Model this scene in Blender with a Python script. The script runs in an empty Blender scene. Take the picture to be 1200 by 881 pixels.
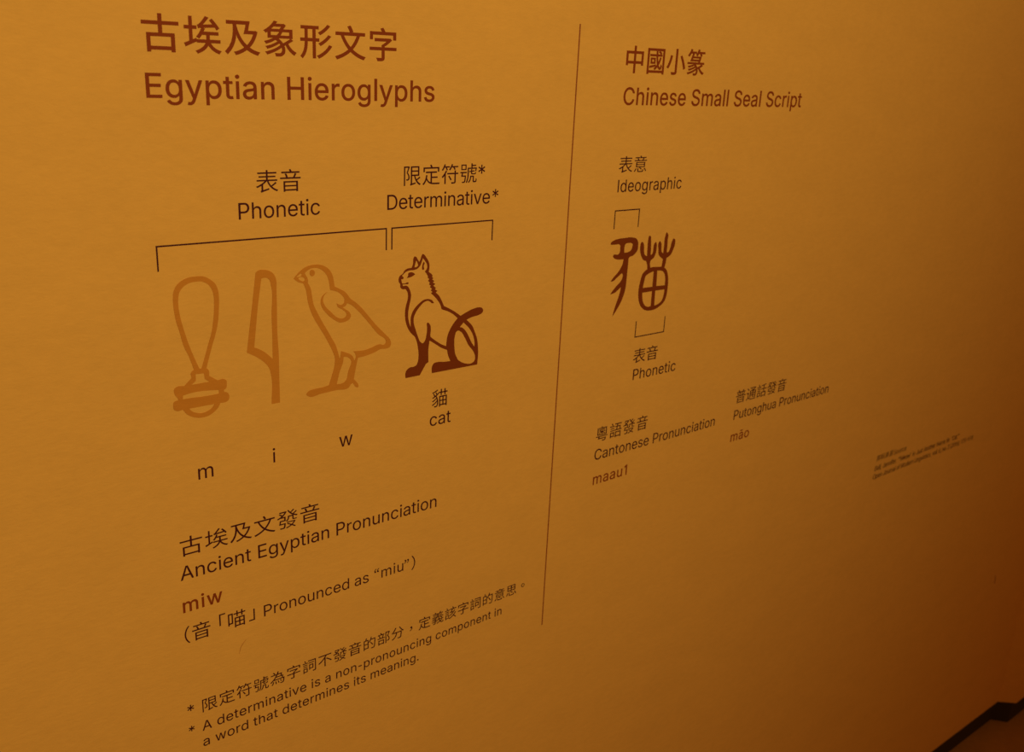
import bpy, bmesh, math
from mathutils import Vector, Matrix
from mathutils.geometry import tessellate_polygon

# ------------------------------------------------------------ camera, world, light, exposure
scene = bpy.context.scene
WALL_Y = 0.8            # the printed wall face, metres in front of the camera
F_PX = 1120.3
cam = bpy.data.cameras.new('camera'); cam_ob = bpy.data.objects.new('camera', cam)
scene.collection.objects.link(cam_ob); scene.camera = cam_ob
cam.sensor_fit = 'HORIZONTAL'; cam.sensor_width = 36.0; cam.lens = 36.0 * F_PX / 1200.0
cam.clip_start = 0.01; cam.clip_end = 100
YAW, PITCH, ROLL = 0.68295088, -0.31890669, -0.04805065
cam_ob.matrix_world = (Matrix.Rotation(-YAW, 4, 'Z') @ Matrix.Rotation(PITCH, 4, 'X') @ Matrix.Rotation(ROLL, 4, 'Y')
                       @ Matrix.Rotation(math.pi / 2, 4, 'X'))
cam.dof.use_dof = True; cam.dof.focus_distance = 0.93; cam.dof.aperture_fstop = 9.0

world = bpy.data.worlds.new('dim_room'); scene.world = world; world.use_nodes = True
world.node_tree.nodes['Background'].inputs['Color'].default_value = (1.0, 0.36, 0.10, 1)
world.node_tree.nodes['Background'].inputs['Strength'].default_value = 0.19

spot = bpy.data.lights.new('gallery_spot', 'SPOT'); spot_ob = bpy.data.objects.new('gallery_spot', spot)
scene.collection.objects.link(spot_ob)
spot.energy = 146; spot.color = (1.0, 0.87, 0.69); spot.spot_size = 2 * 1.45; spot.spot_blend = 1.0
spot.shadow_soft_size = 0.10
spot_ob.location = (0.6, -1.537, 0.785)
spot_ob.rotation_euler = (Vector((-0.662, WALL_Y, 1.085)) - spot_ob.location).to_track_quat('-Z', 'Y').to_euler()

vs = scene.view_settings
vs.view_transform = 'Standard'; vs.look = 'None'; vs.gamma = 1.0; vs.use_curve_mapping = False
vs.exposure = 0.0

# ------------------------------------------------------------ helpers
def matl(name, color, rough=0.8, mottle=0.0, bump=0.0, spec=0.12):
    m = bpy.data.materials.new(name); m.use_nodes = True
    nt = m.node_tree; b = nt.nodes['Principled BSDF']
    b.inputs['Roughness'].default_value = rough; b.inputs['Specular IOR Level'].default_value = spec
    b.inputs['Base Color'].default_value = (*color, 1)
    N = nt.nodes.new; L = nt.links.new
    geo = N('ShaderNodeNewGeometry')
    mp = N('ShaderNodeMapping'); mp.inputs['Scale'].default_value = (1.0, 1.0, 2.2); L(geo.outputs['Position'], mp.inputs['Vector'])
    if mottle:
        n1 = N('ShaderNodeTexNoise'); n1.inputs['Scale'].default_value = 70; n1.inputs['Detail'].default_value = 5; n1.inputs['Roughness'].default_value = 0.65
        L(mp.outputs[0], n1.inputs['Vector'])
        r = N('ShaderNodeMapRange'); r.inputs[1].default_value = 0.3; r.inputs[2].default_value = 0.7
        r.inputs[3].default_value = 1 - mottle; r.inputs[4].default_value = 1 + mottle
        L(n1.outputs['Fac'], r.inputs[0])
        n3 = N('ShaderNodeTexNoise'); n3.inputs['Scale'].default_value = 14; n3.inputs['Detail'].default_value = 3
        L(mp.outputs[0], n3.inputs['Vector'])
        r3 = N('ShaderNodeMapRange'); r3.inputs[1].default_value = 0.3; r3.inputs[2].default_value = 0.7
        r3.inputs[3].default_value = 1 - mottle * 0.6; r3.inputs[4].default_value = 1 + mottle * 0.6
        L(n3.outputs['Fac'], r3.inputs[0])
        mu = N('ShaderNodeMath'); mu.operation = 'MULTIPLY'; L(r.outputs[0], mu.inputs[0]); L(r3.outputs[0], mu.inputs[1]); r = mu
        mx = N('ShaderNodeVectorMath'); mx.operation = 'SCALE'; mx.inputs[0].default_value = color
        L(r.outputs[0], mx.inputs['Scale']); L(mx.outputs[0], b.inputs['Base Color'])
    if bump:
        n2 = N('ShaderNodeTexNoise'); n2.inputs['Scale'].default_value = 130; n2.inputs['Detail'].default_value = 6; n2.inputs['Roughness'].default_value = 0.6
        n2.inputs['Distortion'].default_value = 0.6
        L(mp.outputs[0], n2.inputs['Vector'])
        bp = N('ShaderNodeBump'); bp.inputs['Strength'].default_value = bump; bp.inputs['Distance'].default_value = 0.002
        L(n2.outputs['Fac'], bp.inputs['Height']); L(bp.outputs[0], b.inputs['Normal'])
    return m

M = {
    'wall': matl('amber_wall_paint', (0.76, 0.387, 0.048), 0.85, 0.035, 0.22),
    'floor': matl('brown_floor', (0.38, 0.19, 0.03), 0.6, 0.08, 0.1),
    'plinth': matl('dark_plinth_paint', (0.045, 0.030, 0.008), 0.7),
    'heading': matl('russet_ink', (0.245, 0.040, 0.0015), 0.75, 0.02, 0.15),
    'body': matl('dark_brown_ink', (0.062, 0.0065, 0.0045), 0.75, 0.02, 0.15),
    'pale': matl('pale_orange_ink', (0.58, 0.215, 0.014), 0.8, 0.03, 0.2),
    'sign': matl('deep_russet_ink', (0.195, 0.034, 0.0006), 0.75, 0.02, 0.15),
    'lint': matl('dull_brown_fibre', (0.55, 0.25, 0.03), 0.9),
    'scuff': matl('dark_scuff', (0.35, 0.13, 0.02), 0.9),
    'rule': matl('rule_line_ink', (0.30, 0.075, 0.010), 0.75, 0.02, 0.15),
}

def link(o, parent=None):
    scene.collection.objects.link(o)
    if parent: o.parent = parent
    return o

def tag(o, label=None, cat=None, group=None, kind=None):
    for k, v in (('label', label), ('category', cat), ('group', group), ('kind', kind)):
        if v: o[k] = v
    return o

def thing(name, label, cat, x, z, group=None):
    """Empty on the wall face; its parts hang under it."""
    o = bpy.data.objects.new(name, None); o.empty_display_size = 0.01
    link(o); o.location = (x, WALL_Y, z)
    return tag(o, label, cat, group)

def area2(p):
    return sum(p[i - 1][0] * p[i][1] - p[i][0] * p[i - 1][1] for i in range(len(p)))

def inside(pt, poly):
    c = False; x, y = pt
    for i in range(len(poly)):
        (x1, y1), (x2, y2) = poly[i - 1], poly[i]
        if (y1 > y) != (y2 > y) and x < (x2 - x1) * (y - y1) / (y2 - y1) + x1: c = not c
    return c

def plate_mesh(name, islands, front, back, mat):
    """islands: [outer, hole, hole...] rings in x,z -> thin printed plate facing -Y."""
    V, F = [], []
    for k_isl, rings in enumerate(islands):     # overlapping strokes sit a hair apart
        base = len(V); flat = [p for r in rings for p in r]; n = len(flat)
        V += [(x, front * (1 + 0.06 * (k_isl % 3)), z) for x, z in flat] + [(x, back, z) for x, z in flat]
        for t in tessellate_polygon([[Vector((x, z, 0)) for x, z in r] for r in rings]):
            a, b, c = t
            (ax, az), (bx, bz), (cx, cz) = flat[a], flat[b], flat[c]
            if (bx - ax) * (cz - az) - (bz - az) * (cx - ax) < 0: b, c = c, b
            F.append((base + a, base + b, base + c))
            F.append((base + n + a, base + n + c, base + n + b))
        k = base
        for ri, r in enumerate(rings):
            m = len(r); ccw = area2(r) > 0
            for i in range(m):
                i0, i1 = k + i, k + (i + 1) % m
                f = (i0, i0 + n, i1 + n, i1)
                F.append(f if (ccw == (ri == 0)) else f[::-1])
            k += m
    me = bpy.data.meshes.new(name); me.from_pydata(V, [], F); me.materials.append(mat); me.update()
    return me

def islands_of(rings):
    """outer rings share the largest ring's winding; every other ring is a hole of the outer around it"""
    rings = [r for r in rings if abs(area2(r)) > 1e-9]
    big = max(rings, key=lambda r: abs(area2(r))); sgn = area2(big) > 0
    outs = [r for r in rings if (area2(r) > 0) == sgn]; holes = [r for r in rings if (area2(r) > 0) != sgn]
    isl = [[o] for o in outs]
    for h in holes:
        c = [s for s in isl if inside(h[0], s[0])]
        if c: min(c, key=lambda s: abs(area2(s[0]))).append(h)
    return isl

# ------------------------------------------------------------ the setting
def box(name, x0, x1, y0, y1, z0, z1, mat, label=None):
    bm = bmesh.new(); bmesh.ops.create_cube(bm, size=1)
    for v in bm.verts: v.co = (x0 if v.co.x < 0 else x1, y0 if v.co.y < 0 else y1, z0 if v.co.z < 0 else z1)
    me = bpy.data.meshes.new(name); bm.to_mesh(me); bm.free(); me.materials.append(mat)
    return tag(link(bpy.data.objects.new(name, me)), label, None, None, 'structure')

FLOOR_Z = -1.552; EDGE_Z = -1.490
def prism(name, plan, z0, z1, mat, label):
    V = [(x, y, z0) for x, y in plan] + [(x, y, z1) for x, y in plan]; n = len(plan)
    F = [tuple(range(n))[::-1], tuple(range(n, 2 * n))] + [(i, (i + 1) % n, n + (i + 1) % n, n + i) for i in range(n)]
    me = bpy.data.meshes.new(name); me.from_pydata(V, [], F); me.materials.append(mat); me.update()
    return tag(link(bpy.data.objects.new(name, me)), label, None, None, 'structure')

prism('wall_back', [(-2.5, WALL_Y), (2.291, WALL_Y), (2.325, WALL_Y - 0.031), (5.0, WALL_Y - 0.031), (5.0, 1.0), (-2.5, 1.0)],
      EDGE_Z, 1.3, M['wall'], 'amber painted display wall with fine rough texture and printed text')
prism('baseboard_back', [(-2.5, WALL_Y + 0.008), (2.296, WALL_Y + 0.008), (2.322, WALL_Y - 0.023),
                         (5.0, WALL_Y - 0.023), (5.0, 0.99), (-2.5, 0.99)],
      FLOOR_Z, EDGE_Z, M['plinth'], 'near black skirting just behind the lower edge of the amber wall')
box('floor', -4, 6, -4, 1.0, FLOOR_Z - 0.05, FLOOR_Z, M['floor'], 'dark brown floor in front of the amber display wall')

# ------------------------------------------------------------ glyph outlines and drawings (wall millimetres)
LATIN_GLYPHS = {
 ' ': (0.1878, []),
 '(': (0.2731, [[(89,207),(89,244,93,283,101,324),(108,364,119,404,132,441),(145,479,160,511,177,539),(236,539),(219,504,204,467,191,428),(178,389,168,351,161,313),(155,276,151,240,151,207),(151,176,154,146,160,115),(166,83,176,51,188,16),(201,-18,217,-56,236,-96),(177,-96),(148,-47,126,3,111,55),(97,106,89,156,89,207)]]),
 ')': (0.2731, [[(37,-96),(57,-55,73,-17,86,18),(98,53,107,85,113,116),(119,147,122,177,122,207),(122,240,118,276,112,313),(105,351,95,389,82,428),(70,467,55,504,37,539),(97,539),(113,511,128,479,142,441),(155,404,165,364,173,323),(180,283,184,244,184,207),(184,156,177,104,161,53),(146,2,125,-48,97,-96),(37,-96)]]),
 '*': (0.4531, [[(201,223),(206,331),(114,272),(89,315),(186,365),(89,415),(114,459),(206,400),(201,509),(250,509),(246,400),(337,459),(362,415),(266,365),(362,315),(337,272),(246,331),(250,223),(201,223)]]),
 ',': (0.1878, [[(38,-119),(68,71),(137,71),(84,-119),(38,-119)]]),
 '-': (0.32, [[(60,188),(60,244),(258,244),(258,188)]]),
 '.': (0.1878, [[(95,-4),(83,-4,72,0,63,9),(54,18,50,28,50,41),(50,54,54,65,63,73),(72,82,83,87,95,87),(108,87,119,82,128,73),(137,65,141,54,141,41),(141,28,137,18,128,9),(119,0,108,-4,95,-4)]]),
 '0': (0.4531, [[(227,-7),(189,-7,157,3,130,24),(103,45,83,74,69,113),(55,152,48,199,48,254),(48,309,55,356,69,395),(83,434,104,464,130,484),(157,505,189,516,227,516),(264,516,296,505,323,484),(350,464,370,434,384,395),(398,356,405,309,405,254),(405,199,398,152,384,113),(370,74,350,45,323,24),(297,3,264,-7,227,-7)],
  [(227,50),(252,50,273,58,290,74),(308,90,321,113,330,144),(339,174,344,211,344,254),(344,297,339,334,330,365),(321,395,308,419,290,435),(273,451,252,460,227,460),(202,460,180,451,163,435),(146,419,132,395,123,365),(114,334,109,297,109,254),(109,211,114,174,123,144),(132,113,146,90,163,74),(180,58,202,50,227,50)]]),
 '1': (0.3, [[(150,0),(150,425),(60,368),(60,440),(158,509),(215,509),(215,0)]]),
 '2': (0.4531, [[(64,0),(64,47),(234,229),(282,282),(295,298,304,313,311,327),(317,341,320,356,320,371),(320,390,316,405,308,419),(299,432,288,442,273,449),(259,456,242,460,224,460),(204,460,187,456,172,447),(158,439,147,428,139,413),(131,399,127,382,127,362),(66,362),(66,392,72,419,86,442),(100,465,119,483,143,496),(167,509,194,516,225,516),(255,516,282,509,306,497),(329,484,348,467,361,445),(374,424,381,399,381,372),(381,354,378,335,371,318),(364,300,353,280,336,259),(319,237,296,211,267,180),(153,60),(153,57),(389,57),(389,0),(64,0)]]),
 '3': (0.4531, [[(218,-7),(203,-6),(188,-5),(173,-3),(159,1),(146,5),(133,10),(120,16),(108,22),(98,30),(88,38),(78,47),(70,57),(63,68),(57,79),(52,91),(48,104),(45,118),(44,132),(109,132),(110,123),(112,115),(115,107),(118,100),(122,93),(126,87),(132,81),(137,76),(144,71),(150,66),(158,63),(165,59),(173,56),(182,54),(191,52),(200,51),(209,50),(219,50),(229,50),(239,51),(248,53),(258,55),(266,57),(275,61),(283,65),(291,69),(297,74),(304,80),(309,86),(315,93),(319,100),(323,108),(325,116),(328,125),(329,135),(329,145),(329,154),(328,163),(326,172),(323,180),(320,188),(316,196),(311,204),(306,211),(299,217),(292,223),(284,229),(275,234),(265,238),(254,241),(242,244),(229,246),(216,247),(201,248),(157,248),(157,299),(288,448),(288,452),(70,452),(70,509),(372,509),(372,461),(221,290),(230,290),(247,290),(264,288),(279,286),(294,281),(308,276),(321,269),(333,262),(344,253),(354,244),(363,234),(371,222),(378,211),(383,198),(387,186),(391,173),(392,159),(393,145),(392,130),(390,116),(387,103),(383,90),(377,78),(370,66),(362,55),(354,45),(344,36),(333,27),(321,19),(309,12),(295,7),(281,2),(266,-2),(251,-5),(235,-6)]]),
 '4': (0.4531, [[(40,105),(40,158),(247,509),(311,509),(109,166),(109,163),(413,163),(413,105),(40,105)],
  [(282,0),(282,121),(282,146),(282,318),(343,318),(343,0),(282,0)]]),
 '5': (0.4531, [[(221,-7),(191,-7,164,-1,140,11),(116,23,97,39,83,60),(69,81,61,104,60,130),(122,130),(124,115,129,101,138,89),(147,77,159,67,173,60),(188,53,204,50,221,50),(242,50,260,55,276,64),(292,74,305,87,314,104),(323,121,328,141,328,162),(328,184,323,204,314,221),(304,238,291,252,275,262),(258,272,239,277,218,277),(201,277,184,274,167,268),(151,263,138,255,128,246),(67,253),(96,509),(366,509),(366,452),(151,452),(134,301),(136,301),(147,311,161,319,178,325),(194,331,211,334,229,334),(253,334,274,329,294,321),(313,313,331,301,345,285),(359,270,371,252,379,231),(387,210,391,188,391,163),(391,130,384,101,369,76),(354,50,334,30,309,15),(283,1,254,-7,221,-7)]]),
 '6': (0.4531, [[(175,295),(151,261),(145,261),(148,266),(151,270),(154,275),(157,279),(161,284),(165,288),(169,292),(174,295)],
  [(226,-7),(211,-6),(196,-4),(182,-1),(168,3),(155,8),(142,15),(130,22),(119,31),(109,40),(100,51),(92,62),(84,74),(78,87),(73,101),(69,115),(66,130),(64,146),(64,162),(64,174),(65,187),(68,199),(71,212),(75,226),(80,239),(86,253),(93,268),(102,285),(112,302),(124,321),(137,340),(252,509),(322,509),(175,295),(179,299),(184,302),(190,304),(196,307),(202,309),(208,311),(214,312),(221,313),(228,314),(235,314),(250,314),(265,312),(278,309),(291,305),(304,301),(316,295),(327,288),(337,280),(346,271),(355,262),(363,251),(370,240),(375,228),(380,215),(384,201),(387,187),(388,173),(389,157),(388,142),(387,127),(384,112),(379,98),(374,85),(368,73),(360,61),(352,50),(343,39),(333,30),(322,22),(310,14),(298,8),(284,3),(271,-2),(257,-4),(242,-6)],
  [(226,48),(246,48,264,53,279,63),(294,72,306,85,314,101),(323,118,327,136,327,157),(327,178,323,197,314,213),(306,230,294,242,279,251),(264,261,246,265,226,265),(207,265,189,261,174,252),(159,243,147,230,138,214),(129,198,125,179,125,158),(125,137,129,118,138,102),(147,85,159,72,174,63),(189,53,207,48,226,48)]]),
 '7': (0.4531, [[(97,0),(323,448),(323,452),(62,452),(62,509),(391,509),(391,449),(165,0),(97,0)]]),
 '8': (0.4531, [[(226,-7),(192,-7,162,-1,136,11),(109,24,89,40,74,62),(59,83,52,108,52,135),(52,157,56,177,65,195),(74,213,86,229,101,241),(116,253,133,261,153,265),(153,267),(128,273,108,287,93,308),(78,329,70,353,70,380),(70,406,77,429,90,450),(104,470,122,486,146,498),(169,510,196,516,226,516),(256,516,283,510,306,498),(329,486,348,470,361,450),(375,429,382,406,382,380),(382,353,374,329,359,308),(344,287,325,273,300,267),(300,265),(319,261,336,253,351,241),(366,229,378,213,387,195),(396,177,401,157,401,135),(401,108,393,83,378,62),(364,40,343,24,317,11),(291,-1,260,-7,226,-7)],
  [(226,49),(249,49,268,53,285,60),(301,68,314,78,323,91),(332,105,337,121,337,139),(337,158,332,174,322,189),(313,203,300,214,283,223),(266,231,247,235,226,235),(205,235,186,231,169,223),(152,214,139,203,130,189),(120,174,115,158,115,139),(115,121,120,105,129,91),(138,78,151,68,167,60),(184,53,204,49,226,49)],
  [(226,290),(244,290,260,293,274,300),(288,307,299,318,307,330),(315,343,319,358,319,376),(319,393,315,407,308,420),(300,433,289,443,275,449),(261,456,245,460,226,460),(208,460,191,456,177,449),(163,443,152,433,145,420),(137,407,133,393,133,376),(133,358,137,343,145,330),(152,318,163,307,178,300),(192,293,208,290,226,290)]]),
 ':': (0.1878, [[(95,-4),(83,-4,72,0,63,9),(54,18,50,28,50,41),(50,54,54,65,63,73),(72,82,83,87,95,87),(108,87,119,82,128,73),(137,65,141,54,141,41),(141,28,137,18,128,9),(119,0,108,-4,95,-4)],
  [(95,271),(83,271,72,275,63,284),(54,293,50,304,50,316),(50,329,54,340,63,349),(72,357,83,362,95,362),(108,362,119,357,128,349),(137,340,141,329,141,316),(141,304,137,293,128,284),(119,275,108,271,95,271)]]),
 'A': (0.4797, [[(239,457),(232,478),(245,478)],
  [(16,0),(201,509),(276,509),(463,0),(395,0),(287,302),(264,372),(239,457),(213,371),(191,302),(85,0)],
  [(110,142),(110,199),(370,199),(370,142),(110,142)]]),
 'B': (0.4561, [[(60,0),(60,509),(241,509),(276,509,306,503,329,491),(352,479,369,462,381,442),(392,422,398,399,398,374),(398,352,394,334,387,320),(379,306,369,294,356,286),(344,277,330,271,315,267),(315,262),(331,261,347,255,363,245),(379,235,392,221,402,203),(413,185,418,163,418,136),(418,111,412,87,400,67),(388,46,370,30,344,18),(319,6,287,0,247,0),(60,0)],
  [(125,57),(245,57),(284,57,313,65,330,80),(347,95,355,114,355,137),(355,154,351,170,342,184),(334,198,321,209,306,218),(290,227,271,231,248,231),(125,231),(125,57)],
  [(125,285),(238,285),(257,285,273,289,288,296),(303,303,315,313,323,326),(332,339,336,355,336,372),(336,395,328,414,313,429),(297,444,273,452,240,452),(125,452),(125,285)]]),
 'C': (0.5101, [[(267,-7),(223,-7,184,4,150,25),(116,46,89,76,70,115),(50,154,40,201,40,254),(40,308,50,354,70,393),(89,432,116,462,150,484),(184,505,223,516,267,516),(293,516,317,512,340,504),(363,497,384,486,402,471),(420,457,436,439,448,418),(460,398,468,374,473,348),(408,348),(404,366,398,381,389,395),(381,408,370,419,357,428),(345,438,331,444,315,449),(300,454,284,456,267,456),(236,456,208,448,184,432),(159,417,139,394,125,364),(111,334,103,297,103,254),(103,211,111,175,125,145),(140,115,159,92,184,76),(209,61,236,53,267,53),(284,53,300,55,315,60),(331,65,345,71,357,81),(370,90,381,101,389,114),(398,128,404,143,408,160),(473,160),(469,135,460,111,448,91),(436,70,421,52,402,38),(384,23,363,12,341,5),(318,-3,293,-7,267,-7)]]),
 'D': (0.5022, [[(219,0),(96,0),(96,57),(215,57),(256,57,291,65,318,81),(345,97,366,119,379,149),(392,179,399,214,399,255),(399,296,392,331,379,361),(366,390,346,412,320,428),(293,444,260,452,221,452),(93,452),(93,509),(225,509),(275,509,317,499,353,478),(388,458,415,429,433,391),(452,353,462,308,462,255),(462,202,452,157,433,119),(414,81,387,51,351,31),(314,10,271,0,219,0)],
  [(125,509),(125,0),(60,0),(60,509),(125,509)]]),
 'E': (0.4186, [[(60,0),(60,509),(372,509),(372,452),(125,452),(125,286),(355,286),(355,229),(125,229),(125,57),(375,57),(375,0),(60,0)]]),
 'H': (0.5169, [[(60,0),(60,509),(125,509),(125,289),(392,289),(392,509),(457,509),(457,0),(392,0),(392,232),(125,232),(125,0),(60,0)]]),
 'I': (0.182, [[(60,0),(60,509),(125,509),(125,0)]]),
 'J': (0.3964, [[(185,-7),(140,-7,104,6,75,33),(47,59,33,97,33,145),(33,173),(98,173),(98,145),(98,114,106,91,122,74),(137,58,159,50,185,50),(211,50,232,58,248,74),(264,91,272,114,272,145),(272,509),(336,509),(336,145),(336,97,322,59,294,33),(266,6,230,-7,185,-7)]]),
 'L': (0.393, [[(60,0),(60,509),(125,509),(125,57),(361,57),(361,0),(60,0)]]),
 'M': (0.6282, [[(315,72),(322,49),(307,49)],
  [(119,436),(112,457),(119,457)],
  [(60,0),(60,509),(152,509),(277,187),(287,159),(299,123),(311,84),(315,72),(318,83),(330,121),(342,158),(352,187),(476,509),(568,509),(568,0),(504,0),(504,291),(504,327),(505,369),(506,413),(507,438),(498,409),(482,363),(467,322),(456,291),(342,0),(286,0),(170,291),(159,321),(145,361),(129,408),(119,436),(120,416),(121,372),(122,328),(122,291),(122,0)]]),
 'N': (0.5234, [[(403,76),(414,55),(405,54)],
  [(120,430),(108,452),(119,454)],
  [(60,0),(60,509),(136,509),(343,183),(363,151),(388,107),(403,76),(401,108),(399,157),(399,195),(399,509),(463,509),(463,0),(387,0),(202,290),(177,331),(148,381),(120,430),(122,384),(124,328),(125,291),(125,0)]]),
 'O': (0.5333, [[(267,-7),(223,-7,184,4,150,25),(116,46,90,76,70,115),(50,154,40,201,40,254),(40,308,50,354,70,393),(90,432,116,462,150,484),(184,505,223,516,267,516),(311,516,350,505,384,484),(418,462,444,432,464,393),(483,354,493,308,493,254),(493,201,483,154,464,115),(444,76,418,46,384,25),(350,4,311,-7,267,-7)],
  [(267,53),(297,53,325,61,349,76),(374,91,394,114,408,144),(423,174,430,211,430,254),(430,298,423,335,408,365),(394,395,374,417,349,433),(325,448,297,456,267,456),(236,456,209,448,184,433),(159,417,140,394,125,364),(111,334,103,297,103,254),(103,211,111,174,125,144),(140,114,159,92,184,76),(209,61,236,53,267,53)]]),
 'P': (0.4445, [[(125,242),(233,242),(245,243),(257,244),(269,246),(279,248),(288,252),(297,256),(305,261),(312,266),(318,272),(324,279),(329,286),(333,294),(337,302),(339,310),(342,319),(343,328),(344,338),(344,348),(344,357),(343,367),(342,376),(339,385),(337,393),(333,402),(329,409),(324,416),(318,423),(312,428),(305,434),(297,439),(288,443),(279,446),(268,449),(257,451),(245,452),(232,452),(125,452)],
  [(125,186),(109,186),(109,242),(125,242)],
  [(60,0),(60,509),(235,509),(254,508),(272,506),(289,503),(305,499),(319,494),(332,487),(345,480),(356,471),(366,462),(375,452),(383,441),(390,430),(396,417),(400,404),(404,391),(407,377),(408,363),(409,348),(408,333),(407,318),(404,304),(400,291),(396,278),(390,265),(383,254),(375,243),(366,233),(356,223),(345,215),(332,207),(319,201),(305,195),(289,191),(272,188),(254,186),(235,186),(125,186),(125,0)]]),
 'S': (0.4466, [[(224,-9),(187,-9,155,-3,128,9),(100,21,79,38,64,60),(49,82,40,107,38,137),(104,137),(106,117,112,101,123,88),(134,75,149,65,166,59),(184,52,203,49,224,49),(247,49,268,53,286,60),(304,68,319,78,329,92),(340,105,346,121,346,139),(346,155,341,169,332,179),(323,189,311,198,296,205),(281,211,264,217,245,222),(184,239),(142,251,109,268,86,289),(63,311,52,339,52,372),(52,401,60,426,75,448),(90,469,111,486,138,498),(164,510,194,516,227,516),(261,516,290,510,316,498),(342,486,362,469,377,449),(392,428,400,404,401,378),(337,378),(335,403,323,423,302,437),(281,451,256,459,225,459),(203,459,184,455,167,448),(151,441,138,431,129,418),(120,406,115,391,115,376),(115,358,120,344,131,334),(142,323,154,314,169,308),(212,293),(264,279),(312,264),(328,257,344,248,359,238),(373,227,385,214,395,198),(404,181,408,162,408,139),(408,111,401,86,386,64),(372,41,351,24,323,11),(296,-2,263,-9,224,-9)]]),
 'a': (0.3892, [[(160,-9),(136,-9,114,-4,94,5),(75,14,59,27,48,45),(36,62,30,83,30,108),(30,130,35,147,43,161),(52,175,63,185,78,193),(92,201,108,207,125,211),(178,220),(234,227),(248,228,258,231,265,235),(272,239,276,245,276,255),(276,257),(276,272,273,286,267,297),(261,308,252,316,240,322),(228,328,213,331,196,331),(178,331,162,328,149,322),(136,317,126,309,118,301),(110,292,104,283,100,274),(41,291),(50,314,62,332,79,346),(95,360,113,369,133,375),(153,381,173,384,194,384),(208,384,223,383,239,379),(255,376,271,370,286,360),(301,351,313,338,322,320),(332,303,337,280,337,251),(337,0),(277,0),(277,52),(272,52),(268,43,261,34,252,25),(243,15,230,7,215,1),(200,-5,182,-9,160,-9)],
  [(170,45),(193,45,212,50,228,59),(243,68,255,79,263,93),(271,107,276,122,276,138),(276,190),(273,187,268,184,259,182),(231,176),(200,171),(175,168),(161,166,147,163,134,159),(121,154,111,148,103,139),(96,131,92,119,92,105),(92,92,95,81,102,72),(109,63,118,57,130,52),(142,48,155,45,170,45)]]),
 'c': (0.3957, [[(207,-8),(173,-8,143,0,117,16),(91,33,71,56,56,85),(41,114,34,149,34,187),(34,227,41,262,56,291),(71,321,91,343,117,360),(143,376,173,384,207,384),(226,384,243,382,260,377),(276,372,292,365,305,356),(319,347,330,335,340,322),(350,309,357,294,362,277),(303,262),(300,272,296,281,290,289),(285,297,278,305,270,311),(262,317,253,322,242,325),(232,328,220,330,207,330),(182,330,161,323,145,310),(129,297,116,280,108,258),(100,237,96,213,96,187),(96,162,100,139,108,117),(116,96,129,79,145,66),(161,53,182,46,207,46),(220,46,232,48,243,52),(253,55,263,60,271,66),(279,72,286,80,292,89),(297,97,301,107,304,117),(363,102),(358,85,351,70,341,56),(332,43,320,31,306,21),(293,12,277,4,261,-1),(244,-6,226,-8,207,-8)]]),
 'd': (0.4244, [[(195,-8),(164,-8,136,0,111,16),(87,32,68,55,55,84),(41,114,34,149,34,189),(34,229,41,263,55,293),(69,322,88,345,112,361),(136,376,164,384,196,384),(219,384,238,381,253,373),(268,365,279,356,287,346),(306,319),(311,319),(311,509),(372,509),(372,0),(313,0),(313,59),(307,59),(287,31),(278,21,267,12,252,4),(238,-4,219,-8,195,-8)],
  [(205,47),(227,47,247,53,263,65),(279,77,291,94,299,115),(308,136,312,161,312,189),(312,217,308,242,300,263),(292,284,279,300,263,312),(247,324,228,330,205,330),(181,330,161,324,145,311),(129,299,116,282,108,261),(100,240,96,216,96,189),(96,162,100,138,109,117),(117,95,129,78,145,66),(161,53,181,47,205,47)]]),
 'e': (0.4039, [[(309,221),(338,221),(310,202),(309,214)],
  [(96,221),(309,221),(308,226),(307,237),(304,248),(301,259),(298,269),(293,278),(288,286),(283,294),(277,301),(270,308),(263,314),(255,319),(246,323),(237,326),(227,328),(216,330),(205,330),(194,330),(183,328),(173,326),(164,323),(155,319),(146,313),(138,308),(131,301),(125,294),(119,286),(114,278),(109,270),(105,260),(102,251),(99,241),(97,231),(96,221)],
  [(96,169),(75,169),(75,221),(96,221),(96,211),(96,178)],
  [(212,-8),(194,-8),(177,-5),(161,-2),(145,3),(131,9),(117,16),(104,25),(92,35),(82,46),(72,58),(63,71),(56,85),(49,100),(44,116),(40,132),(37,150),(35,168),(34,187),(35,206),(36,224),(39,242),(44,258),(49,274),(55,290),(63,304),(71,317),(81,329),(91,340),(103,350),(115,359),(128,367),(142,373),(157,378),(172,382),(188,384),(205,384),(216,384),(226,383),(236,382),(246,380),(256,377),(266,374),(275,370),(285,366),(294,361),(303,355),(311,348),(319,341),(327,333),(334,324),(341,315),(347,305),(352,294),(357,282),(361,269),(365,256),(368,242),(370,227),(371,211),(371,194),(371,169),(96,169),(96,164),(98,151),(100,139),(102,127),(106,116),(110,106),(116,97),(121,88),(128,80),(135,73),(143,67),(151,61),(160,57),(169,53),(179,50),(190,48),(201,47),(212,46),(220,46),(227,47),(234,48),(241,49),(247,51),(254,53),(260,55),(265,58),(271,61),(276,65),(281,68),(285,73),(290,77),(294,82),(297,88),(300,93),(303,99),(306,105),(365,91),(362,81),(358,72),(353,63),(348,55),(342,47),(335,39),(328,32),(320,26),(311,19),(302,14),(293,9),(283,4),(272,1),(261,-3),(249,-5),(237,-7),(225,-8)]]),
 'f': (0.2537, [[(228,379),(228,327),(6,327),(6,379),(228,379)],
  [(81,0),(81,432),(81,453,86,471,96,486),(106,500,119,511,135,519),(152,526,169,530,187,530),(201,530,213,529,222,527),(243,521),(227,468),(215,472),(195,474),(176,474,163,469,154,460),(146,451,142,437,142,419),(142,0),(81,0)]]),
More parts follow.
